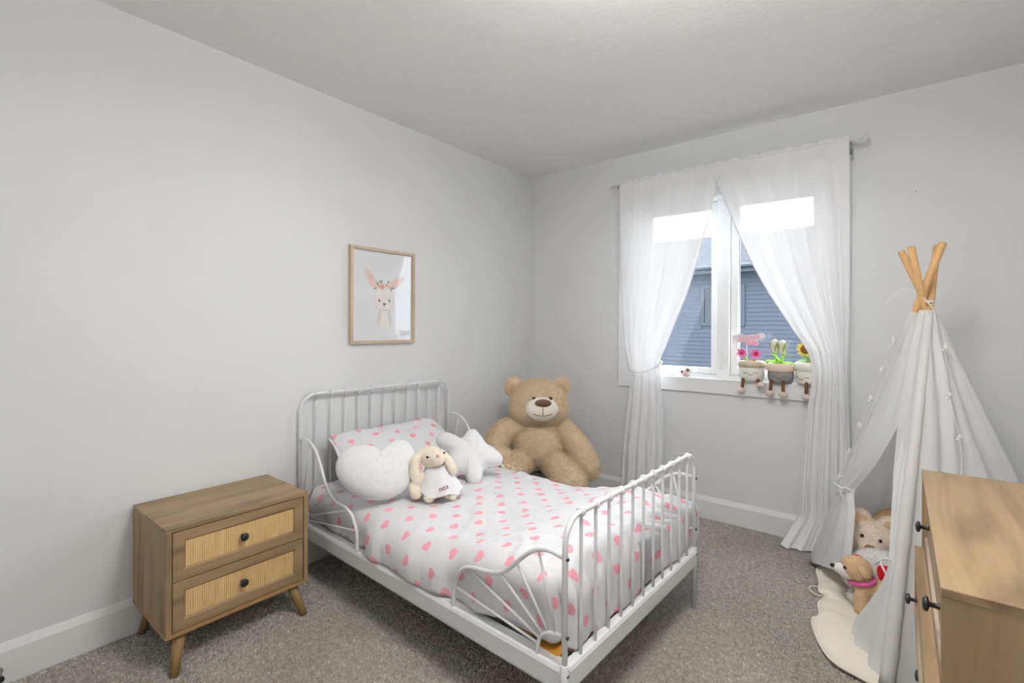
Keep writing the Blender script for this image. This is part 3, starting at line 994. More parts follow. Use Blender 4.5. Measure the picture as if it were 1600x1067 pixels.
# ------------------------------------------------------------------ toy rabbit
M['rabbit'] = mat('rabbit_fur', srgb(248, 238, 220), 0.95, 0.05, var=0.06, scale=50, bump=0.4, bscale=150, sheen=0.2)
M['rab_pink'] = mat('rabbit_nose_pink', srgb(240, 190, 190), 0.8, 0.1)
M['dress'] = mat('white_jersey_dress', (0.84, 0.83, 0.84), 0.9, 0.1, bump=0.3, bscale=150)
M['purple'] = mat('plum_embroidery', srgb(140, 40, 90), 0.7, 0.2)
rp = bedpt(0.675, -0.19, 0.437)
rb = thing('toy_rabbit', 'cream plush rabbit with floppy ears in a white dress, sitting on the duvet', 'plush toy', rp)
to = (CAM - rp); to.z = 0; to.normalize()
rt = V3((0, 0, 1)).cross(to).normalized()
RM = Matrix((rt, -to, V3((0, 0, 1)))).transposed()      # x = image right, y = away, z up
def rl(x, y, z): return RM @ V3((x, y, z))
def blobl(bm, c, r, rotz=0.0, tilt_=0.0):
    sph(bm, rl(*c), r, RM @ (Matrix.Rotation(tilt_, 3, 'Y') @ Matrix.Rotation(rotz, 3, 'X')), 3)
bm = bmesh.new()
blobl(bm, (-0.006, 0.03, 0.07), (0.052, 0.045, 0.065))
blobl(bm, (-0.012, 0.01, 0.185), (0.050, 0.046, 0.050))
blobl(bm, (0.012, -0.020, 0.186), (0.036, 0.036, 0.034))
limb(bm, [rl(-0.055, 0.015, 0.215), rl(-0.085, -0.005, 0.175), rl(-0.085, -0.015, 0.12), rl(-0.080, -0.02, 0.095)], [0.012, 0.022, 0.026, 0.018])
limb(bm, [rl(0.034, 0.012, 0.21), rl(0.062, 0.0, 0.175), rl(0.082, -0.01, 0.135), rl(0.088, -0.015, 0.12)], [0.012, 0.019, 0.022, 0.015])
limb(bm, [rl(-0.055, 0.0, 0.10), rl(-0.088, -0.01, 0.065), rl(-0.078, -0.03, 0.035)], [0.022, 0.026, 0.026])
limb(bm, [rl(-0.02, 0.0, 0.03), rl(-0.02, -0.055, 0.024)], [0.03, 0.025])
limb(bm, [rl(0.04, 0.0, 0.03), rl(0.085, -0.05, 0.022)], [0.026, 0.018])
limb(bm, [rl(0.045, 0.0, 0.10), rl(0.075, -0.01, 0.07)], [0.02, 0.02])
blob('rabbit_body', bm, 'rabbit', rb, 0.005, 5, 9000, 0.005, 0.0009)
bm = bmesh.new(); sph(bm, rl(-0.030, -0.036, 0.198), 0.0058, None, 2); bmo('eye', bm, 'black', rb, True)
bm = bmesh.new(); sph(bm, rl(0.046, -0.004, 0.206), 0.0055, None, 2); bmo('eye', bm, 'black', rb, True)
bm = bmesh.new(); sph(bm, rl(0.016, -0.052, 0.206), (0.010, 0.006, 0.008), None, 2); bmo('nose', bm, 'rab_pink', rb, True)


def dress_pt(a, b):
    ang = PI * (0.98 - 1.96 * 0.5) + (a - 0.5) * 2 * PI * 0.98
    r = 0.038 + 0.062 * b ** 0.9
    z = 0.150 - 0.118 * b + 0.008 * math.sin(5 * ang) * b
    rx, ry = r * 1.05, r * 0.92
    x = 0.008 + 0.018 * b + rx * math.sin(ang)
    y = 0.018 - ry * math.cos(ang) - 0.010 * b
    k = 1 + 0.05 * math.sin(9 * ang) * b
    return rl(x * k, y * k, z)


grid_mesh('rabbit_dress', 48, 14, dress_pt, 'dress', rb, thick=0.003)
q = rl(0.042, -0.082, 0.072)
nt_ = (to + V3((0, 0, 0.5)) + rt * 0.25).normalized()
rx_ = (rt * 1.0 + V3((0, 0, 0.30)) - to * 0.25); rx_ = (rx_ - nt_ * rx_.dot(nt_)).normalized(); uy_ = nt_.cross(rx_)
text_mesh('dress_text', 'noa', 0.030, 0.0012, 'purple', rb, Matrix.Translation(q) @ Matrix((rx_, uy_, nt_)).transposed().to_4x4())

# ------------------------------------------------------------------ big teddy bear on a low box in the corner
bp_ = V3((0.475, -0.545, 0))
bxo = thing('storage_box', 'low charcoal fabric box in the corner under the big teddy bear', 'box', (0.46, -0.53, 0), YAW)
box('box_body', (-0.20, -0.22, 0.0), (0.20, 0.18, 0.235), 'grey_fabric', bxo, 0.01)
box('box_lid', (-0.207, -0.227, 0.236), (0.207, 0.187, 0.262), 'grey_fabric', bxo, 0.008)
tb = thing('teddy_bear', 'huge tan teddy bear with cream muzzle sitting in the room corner', 'teddy bear', (bp_.x, bp_.y, 0.262))
BM_ = Matrix((R0, F_, V3((0, 0, 1)))).transposed()      # x right, y away from camera, z up
K = 0.00430


def bl(px_, py_, dep):
    """pixel-like front-view sketch units (842,690 = torso centre) to local metres; dep = metres away"""
    return BM_ @ V3(((px_ - 842) * K, dep, (690 - py_) * K + 0.178))


bm = bmesh.new()
sph(bm, bl(842, 693, 0.0), (0.182, 0.165, 0.170), BM_)
sph(bm, bl(842, 668, 0.02), (0.150, 0.13, 0.11), BM_)
sph(bm, bl(842, 625, 0.0), (0.186, 0.165, 0.150), BM_)
sph(bm, bl(842, 635, -0.02), (0.197, 0.150, 0.118), BM_)
sph(bm, bl(803, 603, 0.03), (0.066, 0.035, 0.066), BM_)
sph(bm, bl(878, 602, 0.03), (0.064, 0.035, 0.064), BM_)
limb(bm, [bl(808, 662, 0.0), bl(783, 676, -0.04), bl(775, 693, -0.13), bl(788, 704, -0.19)], [0.075, 0.085, 0.080, 0.070])
limb(bm, [bl(876, 664, 0.0), bl(895, 684, -0.06), bl(909, 706, -0.11), bl(915, 720, -0.13)], [0.072, 0.078, 0.084, 0.080])
limb(bm, [bl(820, 712, -0.08), bl(804, 714, -0.20), bl(798, 717, -0.31)], [0.085, 0.088, 0.086])
limb(bm, [bl(866, 718, -0.10), bl(877, 726, -0.20), bl(882, 733, -0.28)], [0.095, 0.105, 0.112])
blob('bear_body', bm, 'bear', tb, 0.0075, 1, 80000, 0.014, 0.0013)
for ex in (805.5, 876.5):
    ellip('inner_ear', bl(ex, 606, -0.002), (0.040, 0.010, 0.042), 'bear_in', tb, BM_)
mz = ellip('muzzle', bl(844, 631, -0.155), (0.107, 0.075, 0.078), 'muzzle', tb, BM_, 4)
ellip('nose', bl(845.5, 620, -0.215), (0.053, 0.026, 0.025), 'nose', tb, BM_)
for ex in (832.5, 857.5):
    ellip('eye', bl(ex, 615.2, -0.160), (0.012, 0.012, 0.013), 'black', tb, BM_)
def onmz(px_, py_):
    x = (px_ - 844) * K / 0.107; z = (631 - py_) * K / 0.078
    return bl(px_, py_, -0.155 - 0.075 * math.sqrt(max(0, 1 - x * x - z * z)) - 0.0005)
tube('mouth_stitch', [onmz(845, y_) for y_ in np.linspace(626, 638, 8)], 0.0022, 'thread', tb, 6)
tube('mouth_stitch', [onmz(x_, 638.6 - 0.014 * (845 - x_) ** 2) for x_ in np.linspace(831, 859, 16)], 0.0020, 'thread', tb, 6)

# ------------------------------------------------------------------ framed rabbit print
pf = thing('framed_picture', 'framed watercolour rabbit print with flower crown hanging above the bed', 'picture', (0.001, -1.470, 1.398))
FW, FH, FD, FB = 0.452, 0.550, 0.026, 0.017
for nm, lo, hi in (('frame_bar', (0, -FW / 2, -FH / 2), (FD, -FW / 2 + FB, FH / 2)), ('frame_bar', (0, FW / 2 - FB, -FH / 2), (FD, FW / 2, FH / 2)),
                   ('frame_bar', (0, -FW / 2 + FB, -FH / 2), (FD, FW / 2 - FB, -FH / 2 + FB)), ('frame_bar', (0, -FW / 2 + FB, FH / 2 - FB), (FD, FW / 2 - FB, FH / 2))):
    box(nm, lo, hi, 'frame_wood', pf, 0.0012)
pr = box('art_print', (0.006, -FW / 2 + FB, -FH / 2 + FB), (0.010, FW / 2 - FB, FH / 2 - FB), 'paper', pf)
ART = {}
for nm, c in (('a_cream', (243, 240, 234)), ('a_shade', (232, 222, 212)), ('a_ear', (226, 206, 192)), ('a_pink', (243, 214, 204)), ('a_rose', (236, 170, 170)), ('a_leaf', (120, 150, 130)), ('a_grey', (120, 112, 110)), ('a_yel', (238, 222, 180)), ('a_dark', (70, 66, 66))):
    ART[nm] = mat(nm, srgb(*c), 0.8, 0.1, var=0.05, scale=40)
ame = bpy.data.meshes.new('rabbit_drawing')
av, af, am = [], [], []
keys = list(ART)
for k in keys: ame.materials.append(ART[k])
AW, AH = FW - 2 * FB, FH - 2 * FB
layer = [0]


def art(nx, ny, rx, ry, rot, k, taper=0.0):
    """ellipse on the print: nx,ny fraction from left/top, radii as fraction of width"""
    layer[0] += 1
    b0 = len(av)
    for i in range(28):
        a = 2 * PI * i / 28
        ex, ey = rx * math.cos(a), ry * math.sin(a)
        ex *= 1 - taper * math.sin(a)
        c, s_ = math.cos(rot), math.sin(rot)
        x = ex * c - ey * s_; y = ex * s_ + ey * c
        av.append((0.0102 + 0.00004 * layer[0], (nx - 0.5 + x) * AW, (0.5 - ny) * AH + y * AW))
    af.append(tuple(range(b0, b0 + 28))); am.append(keys.index(k))


art(0.30, 0.315, 0.062, 0.17, 0.62, 'a_shade'); art(0.31, 0.325, 0.042, 0.14, 0.62, 'a_pink')
art(0.72, 0.335, 0.062, 0.16, -1.02, 'a_shade'); art(0.715, 0.34, 0.042, 0.13, -1.02, 'a_pink')
art(0.52, 0.79, 0.13, 0.10, 0, 'paper' if False else 'a_cream')
art(0.43, 0.735, 0.028, 0.13, -0.12, 'a_shade'); art(0.61, 0.735, 0.028, 0.13, 0.12, 'a_shade')
art(0.51, 0.535, 0.172, 0.165, 0, 'a_shade'); art(0.51, 0.53, 0.163, 0.158, 0, 'a_cream')
art(0.51, 0.60, 0.10, 0.07, 0, 'a_cream')
art(0.43, 0.55, 0.012, 0.020, 0, 'a_dark'); art(0.60, 0.545, 0.012, 0.020, 0, 'a_grey')
art(0.515, 0.588, 0.028, 0.015, 0, 'a_grey', -0.5)
art(0.515, 0.612, 0.004, 0.016, 0, 'a_grey')
for nx, ny, r, k in ((0.42, 0.385, 0.035, 0.0), (0.48, 0.39, 0.038, 1), (0.55, 0.375, 0.036, 2), (0.60, 0.385, 0.028, 0)):
    art(nx, ny, r, r, 0, ('a_yel', 'a_rose', 'a_yel')[int(k)])
    art(nx, ny, r * 0.4, r * 0.4, 0, 'a_rose')
for nx, ny, rot in ((0.36, 0.415, -0.9), (0.40, 0.36, 0.5), (0.47, 0.33, 0.1), (0.58, 0.335, -0.5), (0.66, 0.40, 1.3), (0.63, 0.42, 0.4), (0.44, 0.34, 0.4)):
    art(nx, ny, 0.009, 0.028, rot, 'a_leaf')
ame.from_pydata(av, [], af); ame.polygons.foreach_set('material_index', am); ame.update()
link('rabbit_drawing', ame, pr)
box('glass_sheet', (0.0125, -FW / 2 + FB, -FH / 2 + FB), (0.0145, FW / 2 - FB, FH / 2 - FB), 'glass', pf)


# ------------------------------------------------------------------ nightstand and dresser
def knob(name, parent, loc, dirx, ln=0.026, r=0.0155):
    """mushroom knob; dirx +1 points to +x"""
    pr_ = [(0.0075, 0.0), (0.0055, 0.004), (0.005, ln - 0.012), (0.008, ln - 0.011), (r * 0.92, ln - 0.009), (r, ln - 0.006), (r * 0.9, ln - 0.002), (r * 0.5, ln), (0.002, ln + 0.0006)]
    return lathe(name, pr_, 'knob', parent, 20, loc, 'X' if dirx > 0 else '-X')


def drawer_front(parent, x, dx, y0, y1, z0, z1, knobs, rat=True, fr=0.05, knob_ln=0.026):
    """inset drawer front in plane x, facing dx (+1/-1): mitred frame, bevelled lip, woven panel, knob(s)"""
    dr = thing('drawer', None, None, (x, (y0 + y1) / 2, z0)); dr.parent = parent
    hw, hh = (y1 - y0) / 2, z1 - z0
    bm = bmesh.new()
    th = 0.016
    O = [(-hw, 0), (hw, 0), (hw, hh), (-hw, hh)]
    I = [(-hw + fr, fr), (hw - fr, fr), (hw - fr, hh - fr), (-hw + fr, hh - fr)]
    I2 = [(-hw + fr + 0.006, fr + 0.006), (hw - fr - 0.006, fr + 0.006), (hw - fr - 0.006, hh - fr - 0.006), (-hw + fr + 0.006, hh - fr - 0.006)]
    rings = [[bm.verts.new((xx * dx, y, z)) for (y, z) in q] for xx, q in ((-th, O), (0.0, O), (0.0, I), (-0.007, I2))]
    for a, b in zip(rings, rings[1:]):
        for i in range(4): bm.faces.new((a[i], a[(i + 1) % 4], b[(i + 1) % 4], b[i]))
    bm.faces.new(rings[0])
    bmo('drawer_frame', bm, 'wood_y', dr)
    if rat:
        bm = bmesh.new()
        v = [bm.verts.new((-0.0065 * dx, y, z)) for (y, z) in I2]
        bm.faces.new(v)
        r_ = bmo('rattan_panel', bm, 'rattan', dr)
    else:
        bm = bmesh.new(); bm.faces.new([bm.verts.new((-0.0065 * dx, y, z)) for (y, z) in I2]); bmo('drawer_panel', bm, 'wood_y', dr)
    for ky in knobs:
        knob('knob', dr, (-0.0065 * dx if not rat else -0.006 * dx, ky - (y0 + y1) / 2, hh / 2), dx, knob_ln)
    return dr


NY0, NY1, NX0, NX1, NZ0, NZ1 = -2.655, -2.140, 0.016, 0.402, 0.128, 0.512
nsd = thing('nightstand', 'oak nightstand with two rattan drawers standing beside the bed', 'nightstand', (0, 0, 0))
box('side_panel', (NX0, NY0, NZ0 + 0.014), (NX1 - 0.001, NY0 + 0.018, NZ1 - 0.014), 'wood_z', nsd)
box('side_panel', (NX0, NY1 - 0.018, NZ0 + 0.014), (NX1 - 0.001, NY1, NZ1 - 0.014), 'wood_z', nsd)
box('top_panel', (NX0, NY0 - 0.0015, NZ1 - 0.014), (NX1, NY1 + 0.0015, NZ1), 'wood_y', nsd, 0.0012)
box('bottom_panel', (NX0, NY0 - 0.0015, NZ0), (NX1, NY1 + 0.0015, NZ0 + 0.014), 'edge', nsd, 0.0012)
box('back_panel', (NX0, NY0 + 0.018, NZ0 + 0.014), (NX0 + 0.006, NY1 - 0.018, NZ1 - 0.014), 'wood_y', nsd)
box('cavity_shade_block', (NX0 + 0.01, NY0 + 0.0185, NZ0 + 0.0145), (NX1 - 0.022, NY1 - 0.0185, NZ1 - 0.0145), 'gap', nsd)  # solid near-black block, painted shade behind the nightstand drawers
zm = (NZ0 + NZ1) / 2
drawer_front(nsd, NX1 - 0.003, 1, NY0 + 0.0215, NY1 - 0.0215, NZ0 + 0.0172, zm - 0.0019, [(NY0 + NY1) / 2 - 0.004], fr=0.034)
drawer_front(nsd, NX1 - 0.003, 1, NY0 + 0.0215, NY1 - 0.0215, zm + 0.0019, NZ1 - 0.0175, [(NY0 + NY1) / 2 - 0.004], fr=0.034)
for lx, ly, sx_, sy_ in ((0.36, -2.60, 1, -1), (0.36, -2.195, 1, 1), (0.065, -2.60, -1, -1), (0.065, -2.195, -1, 1)):
    sx2 = 0.055 if sx_ > 0 else 0.03
    tube('leg', [(lx, ly, NZ0 + 0.001), (lx + sx_ * sx2 * 0.5, ly + sy_ * 0.016, 0.064), (lx + sx_ * sx2, ly + sy_ * 0.032, 0.0)], [0.021, 0.0175, 0.0135], 'leg', nsd, 18)

DX0, DX1, DY0, DY1, DZ0, DZ1 = 2.432, 2.86, -2.11, -1.222, 0.10, 0.780
drs = thing('dresser', 'oak dresser with black knobs standing against the tent, one drawer ajar', 'dresser', (0, 0, 0))
box('side_panel', (DX0 + 0.001, DY0, DZ0 + 0.016), (DX1, DY0 + 0.02, DZ1 - 0.016), 'wood_z', drs)
box('side_panel', (DX0 + 0.001, DY1 - 0.02, DZ0 + 0.016), (DX1, DY1, DZ1 - 0.016), 'wood_z', drs)
box('top_panel', (DX0, DY0 - 0.0015, DZ1 - 0.016), (DX1, DY1 + 0.0015, DZ1), 'wood_y', drs, 0.0015)
box('bottom_panel', (DX0, DY0 - 0.0015, DZ0), (DX1, DY1 + 0.0015, DZ0 + 0.016), 'edge', drs, 0.0015)
box('back_panel', (DX1 - 0.008, DY0 + 0.02, DZ0 + 0.016), (DX1, DY1 - 0.02, DZ1 - 0.016), 'wood_y', drs)
box('cavity_shade_block', (DX0 + 0.026, DY0 + 0.0205, DZ0 + 0.0165), (DX1 - 0.01, DY1 - 0.0205, DZ1 - 0.0165), 'gap', drs)  # same painted shade as a block filling the dresser carcass
nh = (DZ1 - DZ0 - 0.036) / 3
for k in range(3):
    z0 = DZ0 + 0.018 + k * nh; z1 = z0 + nh - 0.003
    xo = DX0 + 0.006 - (0.022 if k == 1 else 0.0)
    drawer_front(drs, xo, -1, DY0 + 0.0225, DY1 - 0.0225, z0, z1, (DY0 + 0.215, DY1 - 0.175), False, 0.04, 0.030)
    if k == 1:
        box('drawer_box', (xo + 0.0155, DY0 + 0.0235, z0 + 0.001), (DX0 + 0.027, DY1 - 0.0235, z1 - 0.001), 'wood_y', drs)
for lx, ly, sx_, sy_ in ((DX0 + 0.05, DY0 + 0.06, -1, -1), (DX0 + 0.05, DY1 - 0.06, -1, 1), (DX1 - 0.05, DY0 + 0.06, 1, -1), (DX1 - 0.05, DY1 - 0.06, 1, 1)):
    tube('leg', [(lx, ly, DZ0 + 0.001), (lx + sx_ * 0.02, ly + sy_ * 0.015, 0.0)], [0.022, 0.015], 'leg', drs, 16)

# ------------------------------------------------------------------ curtains
CY = -0.085
rod = thing('curtain_rod', 'thin white curtain rod above the window with ring finial', 'curtain rod', (0, CY, 2.222))
tube('rod', [(0.775, 0, 0), (2.195, 0, 0)], 0.0075, 'metal_white', rod, 14)
tube('finial', [(0.780, 0, 0), (0.765, 0, 0), (0.755, 0, 0), (0.738, 0, 0)], [0.009, 0.0095, 0.007, 0.004], 'metal_white', rod, 14)
fo = tube('finial', [V3((2.218 + 0.019 * math.cos(a), 0, 0.019 * math.sin(a))) for a in np.linspace(0, 2 * PI, 25)[:-1]], 0.0075, 'metal_white', rod, 10, True)
for xx in (0.826, 2.172):
    bm = bmesh.new()
    tube_bm(bm, smooth_path([(xx, -0.002, -0.012), (xx, 0.02, -0.018), (xx, 0.05, -0.03), (xx, -CY - 0.004, -0.05)]), 0.0042, 8)
    bx(bm, (xx - 0.007, -CY - 0.005, -0.085), (xx + 0.007, -CY - 0.001, -0.02), 0.001)
    bx(bm, (xx - 0.006, -0.011, -0.013), (xx + 0.006, 0.011, -0.0085), 0.001)
    bmo('bracket', bm, 'steel', rod)


def curtain(name, label, left, right, zt, zb, pleats, ph, flare=0.0, seed=0.0):
    """left/right: (z, x) tables of the hem edges; sheer panel with gathered folds"""
    c = thing(name, label, 'curtain', (0, CY, 0), 0, 'sheer curtains on the window')
    wtop = interp(right, zt) - interp(left, zt)

    def fn(a, b):
        z = zt + (zb - zt) * b
        xl, xr = interp(left, z), interp(right, z)
        wd = xr - xl
        x = xl + wd * a
        squeeze = min(1.0, wtop / max(wd, 0.05) - 1.0)
        amp = 0.007 + 0.003 * max(0, squeeze)
        if b < 0.012: amp *= 0.25
        aa = a + 0.02 * fbm(a * 6, z * 1.5, seed)
        y = amp * math.sin(2 * PI * pleats * aa + ph + 0.7 * fbm(a * 3, z * 1.2, seed + 3)) + 0.22 * amp * math.sin(2 * PI * pleats * 2.3 * aa + 1.7 * ph)
        y += 0.010 * fbm(a * 4, z * 2, seed + 7)
        y = min(y, 0.055)
        y = max(y, -0.055)
        if flare: y -= 0.026 * math.exp(-((z - 0.93) / 0.16) ** 2)
        if flare and z < 0.20:
            k = (0.20 - z) / 0.20
            y -= flare * k ** 1.6 * (0.6 + 0.4 * math.sin(a * 4 + 1))
        # header sleeve wraps the rod
        if b < 0.02: y = -0.0105 + 0.35 * y
        return V3((x, y, z))
    grid_mesh('sheer_panel', 150, 110, fn, 'sheer', c)
    # top casing: closed sleeve ruffled round the rod
    xl, xr = interp(left, zt), interp(right, zt)
    bm = bmesh.new()
    path = [(x, 0, 0.0) for x in np.linspace(xl, xr, 90)]
    rr = [0.0115 + 0.0025 * math.sin(i * 1.9) for i in range(90)]
    tube_bm(bm, [(x, 0, 2.222) for x in np.linspace(xl, xr, 90)], rr, 10, False)
    bmo('rod_pocket', bm, 'sheer', c, True)
    grid_mesh('header_ruffle', 160, 4, lambda a, b: V3((xl + (xr - xl) * a, 0.006 * b * math.sin(a * 160) + 0.003 * math.sin(a * 61 + seed), 2.232 + b * (0.016 + 0.004 * math.sin(a * 47 + seed)))), 'sheer', c)
    return c


def hem(c, tab, zt, zb, nm='side_hem'):
    pts = [(interp(tab, z), -0.004, z) for z in np.linspace(zt, zb, 40)]
    tube(nm, pts, 0.0035, 'sheer', c, 6)


LL = [(2.231, 0.838), (1.725, 0.850), (1.365, 0.861), (1.096, 0.882), (0.95, 0.918), (0.897, 0.931), (0.786, 0.922), (0.605, 0.899), (0.379, 0.876), (0.107, 0.863)]
LR = [(2.234, 1.535), (2.11, 1.487), (1.951, 1.452), (1.697, 1.392), (1.437, 1.310), (1.189, 1.208), (0.996, 1.131), (0.94, 1.125), (0.89, 1.135), (0.678, 1.155), (0.423, 1.156), (0.05, 1.148)]
RL = [(2.216, 1.455), (2.12, 1.49), (1.997, 1.543), (1.784, 1.621), (1.589, 1.703), (1.426, 1.785), (1.214, 1.910), (1.097, 1.985), (0.985, 2.008), (0.878, 2.000), (0.82, 1.989), (0.581, 1.965), (0.346, 1.951), (0.165, 1.942), (0.012, 1.86)]
RR = [(2.216, 2.165), (1.608, 2.167), (1.062, 2.161), (0.926, 2.164), (0.587, 2.175), (0.012, 2.19)]
cl = curtain('sheer_curtain', 'white sheer curtain tied back beside the teddy bear corner', LL, LR, 2.222, 0.012, 4, 0.4, 0.0, 1.0)
hem(cl, LL, 2.2, 0.02); hem(cl, LR, 2.2, 0.02)
cr = curtain('sheer_curtain', 'white sheer curtain pooling on the carpet behind the play tent', RL, RR, 2.222, 0.012, 5, 1.1, 0.10, 5.0)
hem(cr, RL, 2.2, 0.02)
# tieback cords
tie = thing('curtain_tieback', 'white cord gathering the sheer curtain next to the teddy bear', 'tieback', (0, 0, 0))
tube('tie_cord', smooth_path([(0.91, -0.02, 0.985), (0.918, -0.10, 0.955), (0.98, -0.155, 0.925), (1.06, -0.16, 0.93), (1.125, -0.12, 0.965), (1.135, -0.05, 0.995), (1.05, -0.021, 1.00)], 5), 0.004, 'hem', tie, 8)

# ------------------------------------------------------------------ plush plants on the window sill
def ring_mod(n_, amp): return lambda a, z: 1 + amp * math.cos(n_ * a)


M['p_cream'] = mat('pot_cream_knit', srgb(240, 238, 228), 0.9, 0.1, var=0.03, bump=0.3, bscale=160)
M['p_grey'] = mat('pot_grey_knit', srgb(150, 148, 146), 0.9, 0.1, var=0.04, bump=0.3, bscale=160)
M['p_tan'] = mat('pot_rim_tan', srgb(206, 192, 172), 0.9, 0.1, var=0.04)
M['p_peach'] = mat('pot_rim_peach', srgb(240, 220, 200), 0.9, 0.1, var=0.04, bump=0.3, bscale=200)
M['p_soil'] = mat('plush_soil', srgb(178, 132, 98), 0.95, 0.05, var=0.1, scale=60)
M['p_leg'] = mat('pot_leg_brown', srgb(120, 82, 62), 0.9, 0.1, var=0.1)
M['p_foot'] = mat('pot_foot_pink', srgb(222, 200, 192), 0.95, 0.05, var=0.05)
M['p_face'] = mat('face_thread', srgb(100, 88, 80), 0.8, 0.1)
M['pinkf'] = mat('pink_felt', srgb(245, 150, 205), 0.9, 0.1, var=0.08, scale=40)
M['redf'] = mat('red_felt', srgb(215, 60, 100), 0.9, 0.1, var=0.08)
M['greenf'] = mat('lime_felt', srgb(168, 225, 95), 0.9, 0.1, var=0.08, scale=40)
M['greend'] = mat('tulip_green', srgb(150, 170, 105), 0.9, 0.1, var=0.15, scale=60)
M['tulip'] = mat('tulip_white', srgb(228, 224, 200), 0.9, 0.1, var=0.06, scale=60)
M['yellowf'] = mat('yellow_felt', srgb(245, 225, 110), 0.9, 0.1, var=0.06, scale=40)
M['brownf'] = mat('flower_centre_brown', srgb(150, 105, 60), 0.95, 0.05, var=0.15, scale=120)
M['palegreen'] = mat('pale_green_felt', srgb(170, 215, 150), 0.9, 0.1, var=0.08)


def petal(name, parent, c, dirv, nrm_, ln_, wd, m, cup=0.15, th=0.003, tipw=0.3):
    d_ = V3(dirv).normalized(); n_ = V3(nrm_); n_ = (n_ - d_ * n_.dot(d_)).normalized(); s_ = d_.cross(n_)
    def fn(a, b):
        t = b; w_ = wd * (math.sin(PI * min(1, t * 0.92 + 0.06)) ** 0.7) * (1 - tipw * t * t)
        x = (a * 2 - 1) * w_
        return V3(c) + d_ * (ln_ * t) + s_ * x + n_ * (cup * ln_ * t * t + 0.25 * abs(x))
    return grid_mesh(name, 6, 8, fn, m, parent, thick=th)


def plush_pot(label, x, y, zb, R, Hh, body, rim, rimh, ribs, legs, face):
    o = thing('plush_pot_plant', label, 'plush toy', (x, y, zb), 0, 'smiling plush pot plants on the sill')
    lathe('pot_body', [(R * 0.55, 0.0), (R * 0.80, 0.004), (R * 0.93, Hh * 0.15), (R * 0.99, Hh * 0.35), (R * 0.97, Hh * 0.6), (R * 0.93, Hh - rimh * 0.6), (R * 0.7, Hh - rimh * 0.4)], body, o, 40)
    rz = Hh - rimh
    lathe('pot_rim', [(R * 0.90, rz), (R * 1.03, rz + rimh * 0.15), (R * 1.07, rz + rimh * 0.5), (R * 1.02, rz + rimh * 0.85), (R * 0.88, Hh), (R * 0.72, Hh - 0.004), (R * 0.68, Hh - 0.014)], rim, o, 96 if ribs else 40, mod=ring_mod(32, 0.018) if ribs else None)
    ellip('soil', (0, 0, Hh - 0.010), (R * 0.74, R * 0.74, 0.014), 'p_soil', o)
    # legs hang over the sill edge towards the room
    for lx, kick, ln_ in legs:
        l_ = tube('leg', smooth_path([(lx, -R * 0.70, 0.014), (lx, -R * 0.92, 0.010), (lx + kick * 0.4, -R * 0.97, -ln_ * 0.6), (lx + kick, -R * 0.97, -ln_)], 4), 0.009, 'p_leg', o, 10)
        f_ = ellip('foot', (lx + kick, -R * 0.97 - 0.006, -ln_ - 0.008), (0.024, 0.021, 0.019), 'p_foot', l_)
    # sleeping eyes and smile stitched on the side towards the room
    fa, fz = face
    def onpot(ang, z): return (R * 0.985 * math.sin(ang), -R * 0.985 * math.cos(ang), z)
    for sgn, dx in ((-1, -0.42), (1, 0.42)):
        tube('closed_eye', [onpot(fa + dx + t * 0.15, fz + 0.007 - 0.005 * (1 - t * t)) for t in np.linspace(-1, 1, 9)], 0.0016, 'p_face', o, 6)
    tube('smile', [onpot(fa + t * 0.19, fz - 0.002 - 0.007 * (1 - t * t)) for t in np.linspace(-1, 1, 9)], 0.0016, 'p_face', o, 6)
    return o


SZ = WZ0 + 0.0032
camd = V3((0.3, -1, 0.1)).normalized()
p1 = plush_pot('cream plush pot with tan ribbed rim, pink flowers and a name topper', 1.676, 0.004, SZ, 0.072, 0.125, 'p_cream', 'p_tan', 0.042, True, ((-0.035, -0.006, 0.045), (0.045, 0.02, 0.005)), (0.10, 0.052))
for (fx, fy, fz, sc_) in ((-0.052, -0.015, 0.172, 0.034), (0.028, -0.025, 0.168, 0.038)):
    fl_ = thing('flower', None, None, (fx, fy, fz)); fl_.parent = p1
    for k in range(6):
        a = 2 * PI * k / 6 + 0.3
        petal('petal', fl_, (0, 0, 0), (math.cos(a), -0.25, math.sin(a)), (0, -1, 0.15), sc_, sc_ * 0.36, 'pinkf', 0.2)
    ellip('flower_centre', (0, -0.008, 0), (sc_ * 0.36, 0.010, sc_ * 0.36), 'redf', fl_)
    tube('stem', [(0, 0.004, 0), (-fx * 0.7, -fy * 0.7, 0.115 - fz)], 0.006, 'greenf', fl_, 8)
# acrylic topper with lettering
M['topper'] = mat('topper_white', (0.82, 0.78, 0.80), 0.4, 0.4)
M['pinkt'] = mat('topper_pink', srgb(245, 170, 185), 0.5, 0.3)
tp = thing('name_topper', None, None, (-0.022, -0.004, 0.262)); tp.parent = p1
TMX = Matrix.Rotation(math.radians(12), 4, 'Y').inverted() @ Matrix.Rotation(PI / 2, 4, 'X')
text_mesh('lettering', 'Alanya', 0.050, 0.0008, 'pinkt', tp, Matrix.Translation((0, -0.0028, 0.002)) @ TMX, 0.25, 0.98)
bm = bmesh.new()
tpo = smooth_path([(-0.088, 0, -0.012), (-0.070, 0, -0.026), (-0.03, 0, -0.026), (0.02, 0, -0.022), (0.07, 0, -0.010), (0.092, 0, 0.004), (0.094, 0, 0.024), (0.075, 0, 0.034), (0.05, 0, 0.026), (0.02, 0, 0.022), (-0.01, 0, 0.020), (-0.04, 0, 0.028), (-0.07, 0, 0.022), (-0.09, 0, 0.006)], 4, True)
f_ = [bm.verts.new(p + V3((0, -0.0008, 0))) for p in tpo]; k_ = [bm.verts.new(p + V3((0, 0.0012, 0))) for p in tpo]
bm.faces.new(f_); bm.faces.new(k_[::-1])
